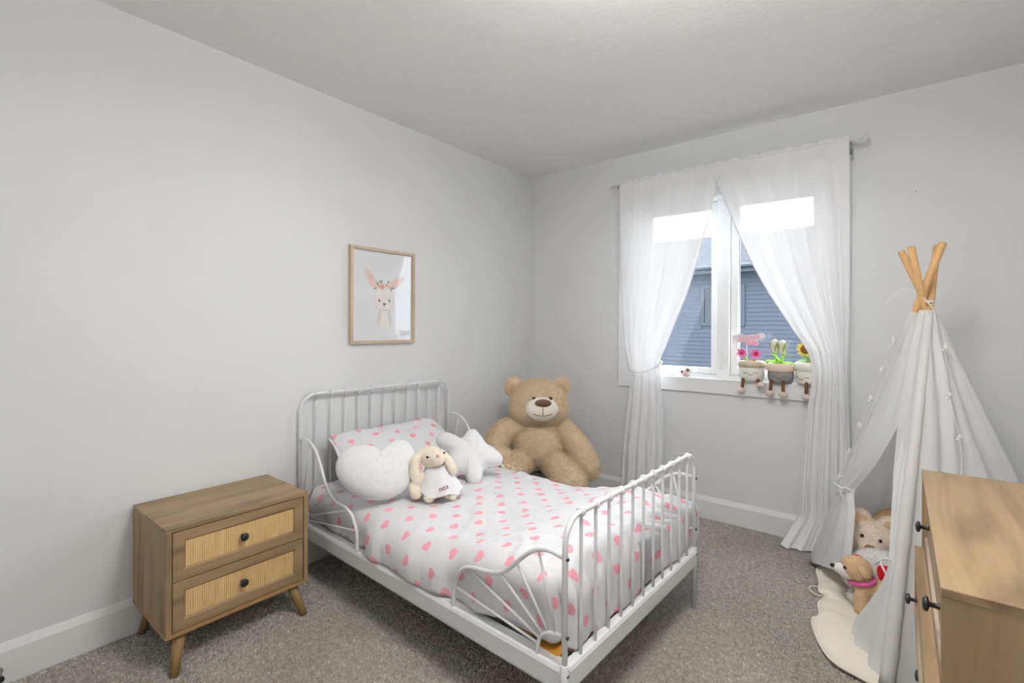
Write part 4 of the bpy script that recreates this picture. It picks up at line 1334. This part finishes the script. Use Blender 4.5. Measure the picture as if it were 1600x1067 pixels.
for q_ in range(len(tpo)):
    r_ = (q_ + 1) % len(tpo); bm.faces.new((f_[q_], k_[q_], k_[r_], f_[r_]))
bmo('topper_plate', bm, 'topper', tp)
petal('bow', tp, (0.02, -0.004, -0.028), (1, 0, -0.15), (0, -1, 0), 0.042, 0.014, 'pinkt', 0.1)
petal('bow', tp, (0.02, -0.004, -0.028), (-1, 0, -0.1), (0, -1, 0), 0.034, 0.013, 'pinkt', 0.1)
tube('topper_stick', [(-0.008, 0.002, -0.02), (-0.004, 0.004, -0.14)], 0.002, 'topper', tp, 6)

p2 = plush_pot('grey plush pot with peach rim holding white tulips and lime leaves', 1.832, 0.004, SZ, 0.070, 0.118, 'p_grey', 'p_peach', 0.050, False, ((-0.040, -0.004, 0.05), (0.022, 0.004, 0.052)), (0.05, 0.040))
for (tx, tz, lean) in ((-0.030, 0.215, -0.025), (0.012, 0.210, 0.012)):
    t_ = thing('tulip', None, None, (tx, -0.01, tz)); t_.parent = p2
    lathe('tulip_bloom', [(0.006, -0.045), (0.016, -0.03), (0.0215, -0.005), (0.021, 0.02), (0.014, 0.038), (0.004, 0.044)], 'tulip', t_, 18)
    for k in range(3):
        a = 2 * PI * k / 3 - 0.9
        petal('sepal', t_, (0.004 * math.cos(a), 0.004 * math.sin(a), -0.045), (0.45 * math.cos(a), 0.45 * math.sin(a), 1), (math.cos(a), math.sin(a), 0), 0.082, 0.011, 'greend', -0.12)
    tube('stem', [(0, 0, -0.04), (-tx * 0.6, 0.006, 0.105 - tz)], 0.007, 'greenf', t_, 8)
for dirv, ln_, wd in (((-1, -0.3, 0.20), 0.088, 0.022), ((1, -0.25, 0.12), 0.075, 0.016), ((-0.5, -0.4, 0.75), 0.085, 0.02), ((0.35, -0.3, 0.9), 0.07, 0.016)):
    petal('leaf', p2, (0.004, -0.012, 0.118), dirv, (0, -0.35, 1), ln_, wd, 'greenf', -0.12, 0.004, 0.5)

p3 = plush_pot('cream ribbed plush pot with a yellow sunflower half behind the curtain', 1.975, 0.004, SZ, 0.071, 0.130, 'p_cream', 'p_cream', 0.055, True, ((-0.004, 0.0, 0.055), (0.04, 0.004, 0.055)), (-0.45, 0.042))
f3 = thing('flower', None, None, (-0.014, -0.02, 0.205)); f3.parent = p3
for k in range(10):
    a = 2 * PI * k / 10
    petal('petal', f3, (0.012 * math.cos(a), 0.0, 0.012 * math.sin(a)), (math.cos(a), -0.18, math.sin(a)), (0, -1, 0.1), 0.036, 0.013, 'yellowf', 0.1)
ellip('flower_centre', (0, -0.012, 0), (0.025, 0.010, 0.025), 'brownf', f3)
tube('stem', [(0, 0.004, -0.005), (0.012, 0.016, -0.095)], 0.009, 'palegreen', f3, 8)
for dirv in ((-1, -0.4, 0.25), (-0.35, -0.5, 0.8), (0.9, -0.3, 0.3), (0.2, -0.6, 0.9)):
    petal('leaf', p3, (0, -0.008, 0.128), dirv, (0, -0.5, 0.8), 0.058, 0.015, 'palegreen', -0.1, 0.004, 0.4)

fg = thing('figurine', 'tiny white figurine with brown spots on the sill below the casement', 'figurine', (1.271, 0.022, SZ))
M['fig_w'] = mat('figurine_white', (0.82, 0.80, 0.80), 0.4, 0.4)
M['fig_b'] = mat('figurine_brown', srgb(130, 85, 50), 0.5, 0.3)
M['fig_p'] = mat('figurine_pink', srgb(240, 180, 180), 0.5, 0.3)
bm = bmesh.new(); sph(bm, (0, 0, 0.026), (0.036, 0.024, 0.026)); sph(bm, (0.016, -0.008, 0.045), (0.024, 0.02, 0.02))
blob('figurine_body', bm, 'fig_w', fg, 0.003, 3)
ellip('brown_patch', (0.018, -0.022, 0.046), (0.012, 0.008, 0.011), 'fig_b', fg)
ellip('brown_patch', (-0.02, -0.018, 0.032), (0.009, 0.007, 0.010), 'fig_b', fg)
ellip('pink_patch', (0.0, -0.022, 0.018), (0.018, 0.006, 0.010), 'fig_p', fg)

# ------------------------------------------------------------------ play tent
P = V3((2.46, -0.55, 1.34)); A = V3((2.03, -0.30, 0)); B = V3((2.345, -1.18, 0)); C = V3((2.95, -0.62, 0)); D = V3((2.70, -0.07, 0))
TB = V3((2.46, -0.58, 0))
tent = thing('play_tent', 'white cotton teepee play tent with crossed pine poles', 'tent', TB)
CR = {'A': A, 'B': B, 'C': C, 'D': D}


def tl(v): return V3(v) - TB


offs = {'A': V3((-0.018, 0.012, 0)), 'B': V3((-0.006, -0.022, 0)), 'C': V3((0.02, -0.004, 0)), 'D': V3((0.008, 0.02, 0))}
PT = {}
for k, c in CR.items():
    foot = c + V3((0, 0, 0.0))
    top = V3({'A': (2.513, -0.616, 1.571), 'B': (2.502, -0.433, 1.581), 'C': (2.381, -0.531, 1.557), 'D': (2.412, -0.655, 1.556)}[k])
    dirv = (top - foot).normalized()
    tie_pt = foot.lerp(top, 1.34 / top.z)
    PT[k] = (foot, tie_pt)
    f_ = foot + V3((0, 0, 0.004))
    tube('tent_pole', [tl(f_), tl(top - dirv * 0.004), tl(top)], [0.0135, 0.0135, 0.011], 'pole', tent, 16)
# lashing round the crossing
tube('lashing_cord', [tl(P + V3((0.032 * math.cos(a) * (1 + 0.05 * math.sin(3 * a)), 0.032 * math.sin(a), -0.005 + 0.004 * math.sin(a * 0.5 + 1)))) for a in np.linspace(0, 8 * PI, 90)], 0.0035, 'hem', tent, 6)
tube('lashing_cord', smooth_path([tl(P + V3(q)) for q in ((-0.03, -0.02, 0.02), (-0.06, -0.03, 0.05), (-0.10, -0.03, 0.03), (-0.125, -0.035, -0.01), (-0.14, -0.035, -0.025))], 5), 0.0022, 'hem', tent, 6)
tube('lashing_cord', smooth_path([tl(P + V3(q)) for q in ((-0.03, -0.03, 0.045), (0.0, -0.04, 0.0), (0.02, -0.035, -0.03), (0.03, -0.02, -0.06))], 5), 0.0025, 'hem', tent, 6)


def edge_pt(k, f):
    """point on pole k, f=0 at the top of the cloth, 1 at the floor; pushed to the outside of the pole"""
    foot, tp_ = PT[k]
    p = tp_.lerp(foot, 0.035 + 0.955 * f)
    out = (foot - V3((2.49, -0.56, 0))); out.z = 0; out.normalize()
    return p + out * 0.016 + V3((0, 0, 0.006))


def panel(name, k0, k1, folds=5, amp=0.012, f1=1.0, seed=0.0):
    def fn(a, b):
        p0, p1 = edge_pt(k0, b * f1), edge_pt(k1, b * f1)
        p = p0.lerp(p1, a)
        nr = (p1 - p0).cross(V3((0, 0, -1))).normalized()
        wv = math.sin(PI * a)
        d_ = amp * wv * (0.4 + b) * math.sin(2 * PI * folds * a + 1.5 * fbm(a * 2, b * 2, seed)) + 0.02 * wv * fbm(a * 3, b * 2.5, seed + 4) - 0.02 * wv * b
        q = p + nr * d_
        q.z = max(q.z, 0.014)
        return tl(q)
    return grid_mesh(name, 60, 50, fn, 'canvas', tent)


panel('tent_panel', 'B', 'C', 4, 0.012, 1.0, 2.0)
panel('tent_panel', 'C', 'D', 3, 0.010, 1.0, 5.0)
panel('tent_panel', 'D', 'A', 3, 0.010, 1.0, 8.0)


# front: upper part whole, flaps drawn aside below the slit
def fr(a, b):
    """front face coordinates: a from pole A to pole B, b from top to floor"""
    return edge_pt('A', b).lerp(edge_pt('B', b), a)


def bary_to(fA, fB):
    b = fA + fB
    return (fB / b, (b - 0.035) / 0.955)


nF = (edge_pt('B', 1) - edge_pt('A', 1)).cross(edge_pt('A', 0) - edge_pt('A', 1)).normalized()
if nF.dot(CAM - fr(0.5, 0.5)) < 0: nF = -nF


def front_upper(a, b):
    bb = b * 0.375
    p = fr(a, bb)
    wv = math.sin(PI * a)
    return tl(p + nF * (1 - b) ** 0.6 * 1.4 * (0.012 * wv * math.sin(2 * PI * 3.2 * a + 1.0) * (0.3 + b) + 0.01 * wv * fbm(a * 3, bb * 4, 11)))


grid_mesh('tent_front', 48, 24, front_upper, 'canvas', tent)
LFE = [(0.375, 0.675), (0.45, 0.53), (0.52, 0.41), (0.58, 0.30), (0.635, 0.20), (0.655, 0.22), (0.70, 0.33), (0.80, 0.44), (0.88, 0.50), (1.0, 0.52)]
RFE = [(0.375, 0.675), (0.45, 0.73), (0.52, 0.775), (0.60, 0.83), (0.68, 0.895), (0.725, 0.925), (0.75, 0.91), (0.80, 0.84), (0.90, 0.73), (0.97, 0.67), (1.0, 0.68)]


def flap(name, tab, fixed, seed):
    def fn(a, b):
        bb = 0.375 + (0.625 - (0.13 * a if fixed < 0.5 else 0.0)) * b
        e = interp(tab, bb)
        aa = fixed + (e - fixed) * a
        p = fr(aa, bb)
        wdt = abs(e - fixed)
        sq = max(0, 0.5 - wdt)
        am = 0.006 + 0.022 * sq
        d_ = am * math.sin(2 * PI * 2.6 * a + seed + 0.8 * fbm(a * 2, b * 3, seed)) * min(1, a * 4)
        d_ = d_ * sstep(0.0, 0.22, b) + 0.012 * sstep(0.72, 1.0, bb) * a
        q = p + nF * d_
        q.z = max(q.z, 0.02)
        return tl(q)
    return grid_mesh(name, 40, 50, fn, 'canvas', tent)


flap('tent_flap', LFE, 0.0, 0.5)
flap('tent_flap', RFE, 1.0, 2.1)
# seam tapes along the front poles
for k in ('A', 'B', 'C'):
    foot, tp_ = PT[k]
    tube('pole_sleeve', [tl(tp_.lerp(foot, 0.035 + 0.945 * f)) for f in np.linspace(0, 1, 30)], [0.0165 + 0.006 * f + 0.0012 * math.sin(f * 70) for f in np.linspace(0, 1, 30)], 'canvas', tent, 12)
# tie ribbons
def ribbon_bow(a, b):
    c = fr(a, b) + nF * 0.02
    t_ = tube('tie_ribbon', smooth_path([tl(c + V3(q)) for q in ((-0.03, 0.02, -0.035), (-0.012, 0.0, -0.005), (0.012, -0.016, 0.012), (0.024, -0.02, 0.0), (0.006, -0.006, -0.004), (-0.012, -0.004, -0.012), (0.004, -0.02, -0.045))], 4), 0.004, 'hem', tent, 6)
    return t_
ribbon_bow(0.155, 0.65); ribbon_bow(0.915, 0.725)
fe = edge_pt('A', 0.655)
tube('tie_band', smooth_path([tl(fr(0.0, 0.655) - nF * 0.03), tl(fr(-0.04, 0.655) + nF * 0.01), tl(fr(0.05, 0.65) + nF * 0.035), tl(fr(0.16, 0.648) + nF * 0.025), tl(fr(0.17, 0.65) - nF * 0.02)], 5), 0.006, 'canvas', tent, 8)

# star garland hanging along the left pole
gar = thing('star_garland', 'string of little white stars hanging down the tent pole by the curtain', 'garland', TB)
gp = []
ax_o = (A - P); 
for i, f in enumerate(np.linspace(0.10, 0.62, 26)):
    p = edge_pt('A', f) + V3((-0.008, -0.004, 0)) + V3((-0.008, 0, 0)) * abs(math.sin(i * PI / 5))
    gp.append(tl(p))
tube('string', gp, 0.0012, 'hem', gar, 5)


def star_bm(c, r, right, upv, th=0.003):
    bm = bmesh.new(); rr = V3(right); uu = V3(upv); n_ = rr.cross(uu).normalized()
    f_, b_ = [], []
    for k in range(10):
        a = PI / 2 + k * PI / 5; q = r if k % 2 == 0 else r * 0.48
        p = V3(c) + rr * (q * math.cos(a)) + uu * (q * math.sin(a))
        f_.append(bm.verts.new(p + n_ * th)); b_.append(bm.verts.new(p - n_ * th))
    cf, cb = bm.verts.new(V3(c) + n_ * th * 2), bm.verts.new(V3(c) - n_ * th * 2)
    for k in range(10):
        j = (k + 1) % 10
        bm.faces.new((f_[k], f_[j], cf)); bm.faces.new((b_[j], b_[k], cb)); bm.faces.new((f_[k], b_[k], b_[j], f_[j]))
    return bm


for i in (0, 5, 10, 15, 20, 25):
    bmo('star', star_bm(gp[i] + V3((-0.008, 0, 0)), 0.017, R0, (0.1 * (i % 3 - 1), 0, 1)), 'hem', gar)
gar2 = thing('star_garland', 'string of little white stars running down the tent side beside the dresser', 'garland', TB)


def bc(a, b):
    nr = (edge_pt('C', b) - edge_pt('B', b)).cross(V3((0, 0, -1))).normalized()
    if nr.dot(CAM - edge_pt('B', b)) < 0: nr = -nr
    return tl(edge_pt('B', b).lerp(edge_pt('C', b), a) + nr * 0.030)


g2 = [bc(0.42 + 0.03 * math.sin(f * 20), f) for f in np.linspace(0.05, 0.5, 20)]
tube('string', g2, 0.0012, 'hem', gar2, 5)
for i in (3, 9, 14, 19):
    bmo('star', star_bm(g2[i], 0.013, R0, (0.2, 0, 1)), 'hem', gar2)

# quilted floor mat spilling out of the tent
mo = [(2.065, -0.345), (2.085, -0.50), (2.095, -0.60), (2.12, -0.63), (2.105, -0.72), (2.12, -0.82), (2.10, -0.86), (2.115, -0.95), (2.155, -1.06), (2.20, -1.125), (2.27, -1.155), (2.33, -1.16), (2.45, -1.07), (2.62, -0.90), (2.80, -0.72), (2.86, -0.62), (2.80, -0.42), (2.70, -0.20), (2.62, -0.14), (2.40, -0.20), (2.20, -0.28)]
mc = V3((2.40, -0.66, 0))
mp_ = smooth_path([(x, y, 0) for x, y in mo], 5, True)
mat_o = thing('play_mat', 'cream quilted padded mat on the carpet inside the tent doorway', 'mat', (mc.x, mc.y, 0))
vs, fs = [], []
nR, nA = 16, len(mp_)
for side in (0, 1):
    for k in range(1, nR + 1):
        s_ = k / nR
        for p in mp_:
            x, y = mc.x + (p.x - mc.x) * s_, mc.y + (p.y - mc.y) * s_
            if side == 0:
                z = 0.011
            else:
                ed = min(1, (1 - s_) / 0.05) ** 0.5
                q = math.sqrt(abs(math.sin(x * PI / 0.11 + 0.5 * y) * math.sin(y * PI / 0.11)))
                z = 0.016 + 0.022 * ed * (0.4 + 0.6 * q) + 0.008 * fbm(x * 7, y * 7)
            vs.append((x - mc.x, y - mc.y, z))
b0, b1 = len(vs), len(vs) + 1
vs += [(0, 0, 0.011), (0, 0, 0.03)]
for side, ct in ((0, b0), (1, b1)):
    o0 = side * nR * nA
    for i in range(nA):
        fs.append((ct, o0 + i, o0 + (i + 1) % nA))
    for k in range(nR - 1):
        for i in range(nA):
            a0 = o0 + k * nA; fs.append((a0 + i, a0 + nA + i, a0 + nA + (i + 1) % nA, a0 + (i + 1) % nA))
for i in range(nA):
    a0 = (nR - 1) * nA; c0 = nR * nA + a0
    fs.append((a0 + i, c0 + i, c0 + (i + 1) % nA, a0 + (i + 1) % nA))
bm = bmesh.new()
bv = [bm.verts.new(v) for v in vs]
for f in fs: bm.faces.new([bv[i] for i in f])
bmo('mat_quilt', bm, 'cream', mat_o, True)
tube('mat_piping', [V3((p.x - mc.x, p.y - mc.y, 0.017)) for p in mp_], 0.005, 'cream', mat_o, 6, True)
tube('mat_loop', smooth_path([(2.098 - mc.x, -0.55 - mc.y, 0.017), (2.062 - mc.x, -0.56 - mc.y, 0.014), (2.055 - mc.x, -0.60 - mc.y, 0.014), (2.085 - mc.x, -0.635 - mc.y, 0.015), (2.112 - mc.x, -0.635 - mc.y, 0.017)], 5), 0.003, 'cream', mat_o, 6)

# ------------------------------------------------------------------ toys in the tent
MATZ = 0.036
M['pbear'] = mat('pale_bear_fur', srgb(246, 230, 212), 0.95, 0.05, var=0.06, scale=40, bump=0.5, bscale=120, sheen=0.2)
M['pb_nose'] = mat('pale_bear_nose', srgb(150, 115, 60), 0.5, 0.3)
M['tan'] = mat('tan_plush', srgb(224, 190, 152), 0.95, 0.05, var=0.06, scale=40, bump=0.5, bscale=120, sheen=0.2)
M['white_fur'] = mat('white_toy_plush', (0.82, 0.80, 0.79), 0.95, 0.05, var=0.04, bump=0.4, bscale=120)
M['red'] = mat('red_plush', srgb(220, 35, 45), 0.9, 0.1, var=0.1, scale=30)
M['collar'] = mat('pink_satin', srgb(242, 100, 185), 0.4, 0.4, var=0.12, scale=50)
M['pinkpaw'] = mat('pink_paw', srgb(215, 130, 180), 0.9, 0.1)


def oriented(loc, yaw_off=0.0):
    t_ = CAM - V3(loc); t_.z = 0; t_.normalize()
    r_ = V3((0, 0, 1)).cross(t_)
    m_ = Matrix((r_, -t_, V3((0, 0, 1)))).transposed()
    return Matrix.Rotation(yaw_off, 3, 'Z') @ m_


# pale bear leaning at the back
loc = V3((2.285, -0.425, MATZ)); OM = oriented(loc)
pb_ = thing('plush_bear', 'pale cream plush bear with gold nose sitting deep in the tent', 'plush toy', loc)
ol = lambda x, y, z: OM @ V3((x, y, z))
bm = bmesh.new()
sph(bm, ol(0, 0.03, 0.075), (0.095, 0.085, 0.085), OM)
sph(bm, ol(-0.005, 0.0, 0.215), (0.100, 0.085, 0.082), OM)
sph(bm, ol(-0.008, -0.062, 0.193), (0.052, 0.042, 0.040), OM)
sph(bm, ol(-0.050, 0.02, 0.298), (0.046, 0.024, 0.042), OM)
sph(bm, ol(0.060, 0.02, 0.285), (0.043, 0.024, 0.040), OM)
limb(bm, [ol(-0.07, 0.02, 0.13), ol(-0.105, -0.03, 0.08)], [0.04, 0.04])
limb(bm, [ol(0.07, 0.02, 0.13), ol(0.105, -0.03, 0.08)], [0.04, 0.04])
limb(bm, [ol(-0.05, -0.02, 0.045), ol(-0.075, -0.06, 0.042)], [0.042, 0.042])
limb(bm, [ol(0.05, -0.02, 0.045), ol(0.075, -0.06, 0.042)], [0.042, 0.042])
blob('plush_bear_body', bm, 'pbear', pb_, 0.007, 4, 16000, 0.009, 0.0011)
ellip('nose', ol(-0.010, -0.103, 0.203), (0.021, 0.012, 0.017), 'pb_nose', pb_, OM)
for ex in (-0.040, 0.026):
    ellip('eye', ol(ex, -0.074, 0.240 - 0.12 * ex), 0.008, 'black', pb_, None, 2)
ellip('inner_ear', ol(-0.050, -0.005, 0.296), (0.028, 0.008, 0.026), 'tan', pb_, OM)
ellip('inner_ear', ol(0.060, -0.005, 0.284), (0.026, 0.008, 0.024), 'tan', pb_, OM)

# tan cushion behind the bear
loc = V3((2.385, -0.335, MATZ)); OM = oriented(loc); ol = lambda x, y, z: OM @ V3((x, y, z))
tc_ = thing('plush_cushion', 'tan plush cushion standing behind the pale bear in the tent', 'cushion', loc)
bm = bmesh.new(); sph(bm, ol(0, 0, 0.175), (0.14, 0.05, 0.175), OM); sph(bm, ol(0, 0, 0.09), (0.145, 0.06, 0.09), OM)
blob('cushion_body', bm, 'tan', tc_, 0.009, 5, 9000, 0.009, 0.0012)
tube('cushion_seam', [ol(0.142 * math.cos(a), 0.0, 0.170 + 0.18 * math.sin(a)) for a in np.linspace(-0.4, PI + 0.4, 40)], 0.003, 'tan', tc_, 6)

# white toy with a red patch
loc = V3((2.292, -0.590, MATZ)); OM = oriented(loc); ol = lambda x, y, z: OM @ V3((x, y, z))
wt = thing('plush_toy', 'white plush toy with red ears and red patch leaning in the tent doorway', 'plush toy', loc)
wt.scale = (1.06, 1.06, 1.06)
bm = bmesh.new()
sph(bm, ol(-0.005, 0.03, 0.07), (0.10, 0.07, 0.075), OM)
sph(bm, ol(0.0, 0.0, 0.145), (0.095, 0.065, 0.068), OM @ Matrix.Rotation(math.radians(-22), 3, 'Y'))
limb(bm, [ol(0.04, -0.03, 0.05), ol(0.07, -0.07, 0.03)], [0.03, 0.028])
limb(bm, [ol(-0.04, -0.03, 0.05), ol(-0.06, -0.06, 0.03)], [0.03, 0.028])
blob('toy_body', bm, 'white_fur', wt, 0.006, 4, 8000, 0.006, 0.001)
ellip('ear', ol(0.084, 0.0, 0.216), (0.030, 0.016, 0.024), 'red', wt, OM @ Matrix.Rotation(math.radians(-35), 3, 'Y'))
ellip('ear', ol(-0.050, -0.040, 0.178), (0.022, 0.013, 0.013), 'red', wt, OM @ Matrix.Rotation(math.radians(18), 3, 'Y'))
ellip('red_patch', ol(0.046, -0.056, 0.145), (0.046, 0.012, 0.034), 'red', wt, OM @ Matrix.Rotation(math.radians(20), 3, 'Y'))
ellip('eye', ol(0.022, -0.052, 0.192), 0.0065, 'black', wt, None, 2)
ellip('light_spot', ol(0.05, -0.069, 0.148), (0.012, 0.004, 0.008), 'white_fur', wt, OM)
tube('mouth_stitch', [ol(0.012 + 0.016 * t, -0.072 + 0.004 * abs(t), 0.098 + 0.006 * (1 - t * t)) for t in np.linspace(-1, 1, 9)], 0.0016, 'black', wt, 6)
ellip('pink_foot', ol(0.07, -0.094, 0.035), (0.020, 0.008, 0.018), 'pinkpaw', wt, OM)

# tan dog with a pink collar
loc = V3((2.250, -0.690, MATZ)); OM = oriented(loc); ol = lambda x, y, z: OM @ V3((x, y, z))
dg_ = thing('toy_dog', 'tan plush puppy with pink collar standing in the tent doorway', 'plush toy', loc)
bm = bmesh.new()
sph(bm, ol(0.050, 0.02, 0.085), (0.075, 0.048, 0.048), OM)
sph(bm, ol(0.012, 0.0, 0.105), (0.042, 0.042, 0.048), OM)
sph(bm, ol(-0.012, -0.012, 0.170), (0.056, 0.048, 0.052), OM)
limb(bm, [ol(0.005, -0.03, 0.07), ol(0.0, -0.04, 0.022)], [0.026, 0.024])
limb(bm, [ol(0.012, 0.035, 0.07), ol(0.005, 0.04, 0.022)], [0.026, 0.022])
limb(bm, [ol(0.10, -0.025, 0.07), ol(0.10, -0.03, 0.022)], [0.028, 0.023])
limb(bm, [ol(0.10, 0.045, 0.07), ol(0.10, 0.05, 0.022)], [0.028, 0.023])
limb(bm, [ol(0.12, 0.02, 0.11), ol(0.145, 0.02, 0.14)], [0.018, 0.012])
blob('dog_body', bm, 'tan', dg_, 0.005, 4, 9000, 0.004, 0.0009)
bm = bmesh.new(); sph(bm, ol(-0.062, -0.022, 0.158), (0.034, 0.026, 0.024), OM); sph(bm, ol(-0.045, -0.02, 0.145), (0.03, 0.03, 0.026), OM)
blob('muzzle', bm, 'white_fur', dg_, 0.004, 3)
ellip('nose', ol(-0.096, -0.026, 0.166), (0.010, 0.009, 0.009), 'black', dg_, OM)
ellip('eye', ol(-0.052, -0.046, 0.176), 0.0065, 'black', dg_, None, 2)
ellip('ear', ol(0.012, -0.056, 0.178), (0.018, 0.007, 0.026), 'tan', dg_, OM @ Matrix.Rotation(math.radians(-30), 3, 'Y'))
cpath = [ol(0.005 + 0.046 * math.cos(a), 0.0 + 0.047 * math.sin(a), 0.122 + 0.012 * math.cos(a)) for a in np.linspace(0, 2 * PI, 33)[:-1]]
tube('collar', cpath, 0.0075, 'collar', dg_, 8, True)
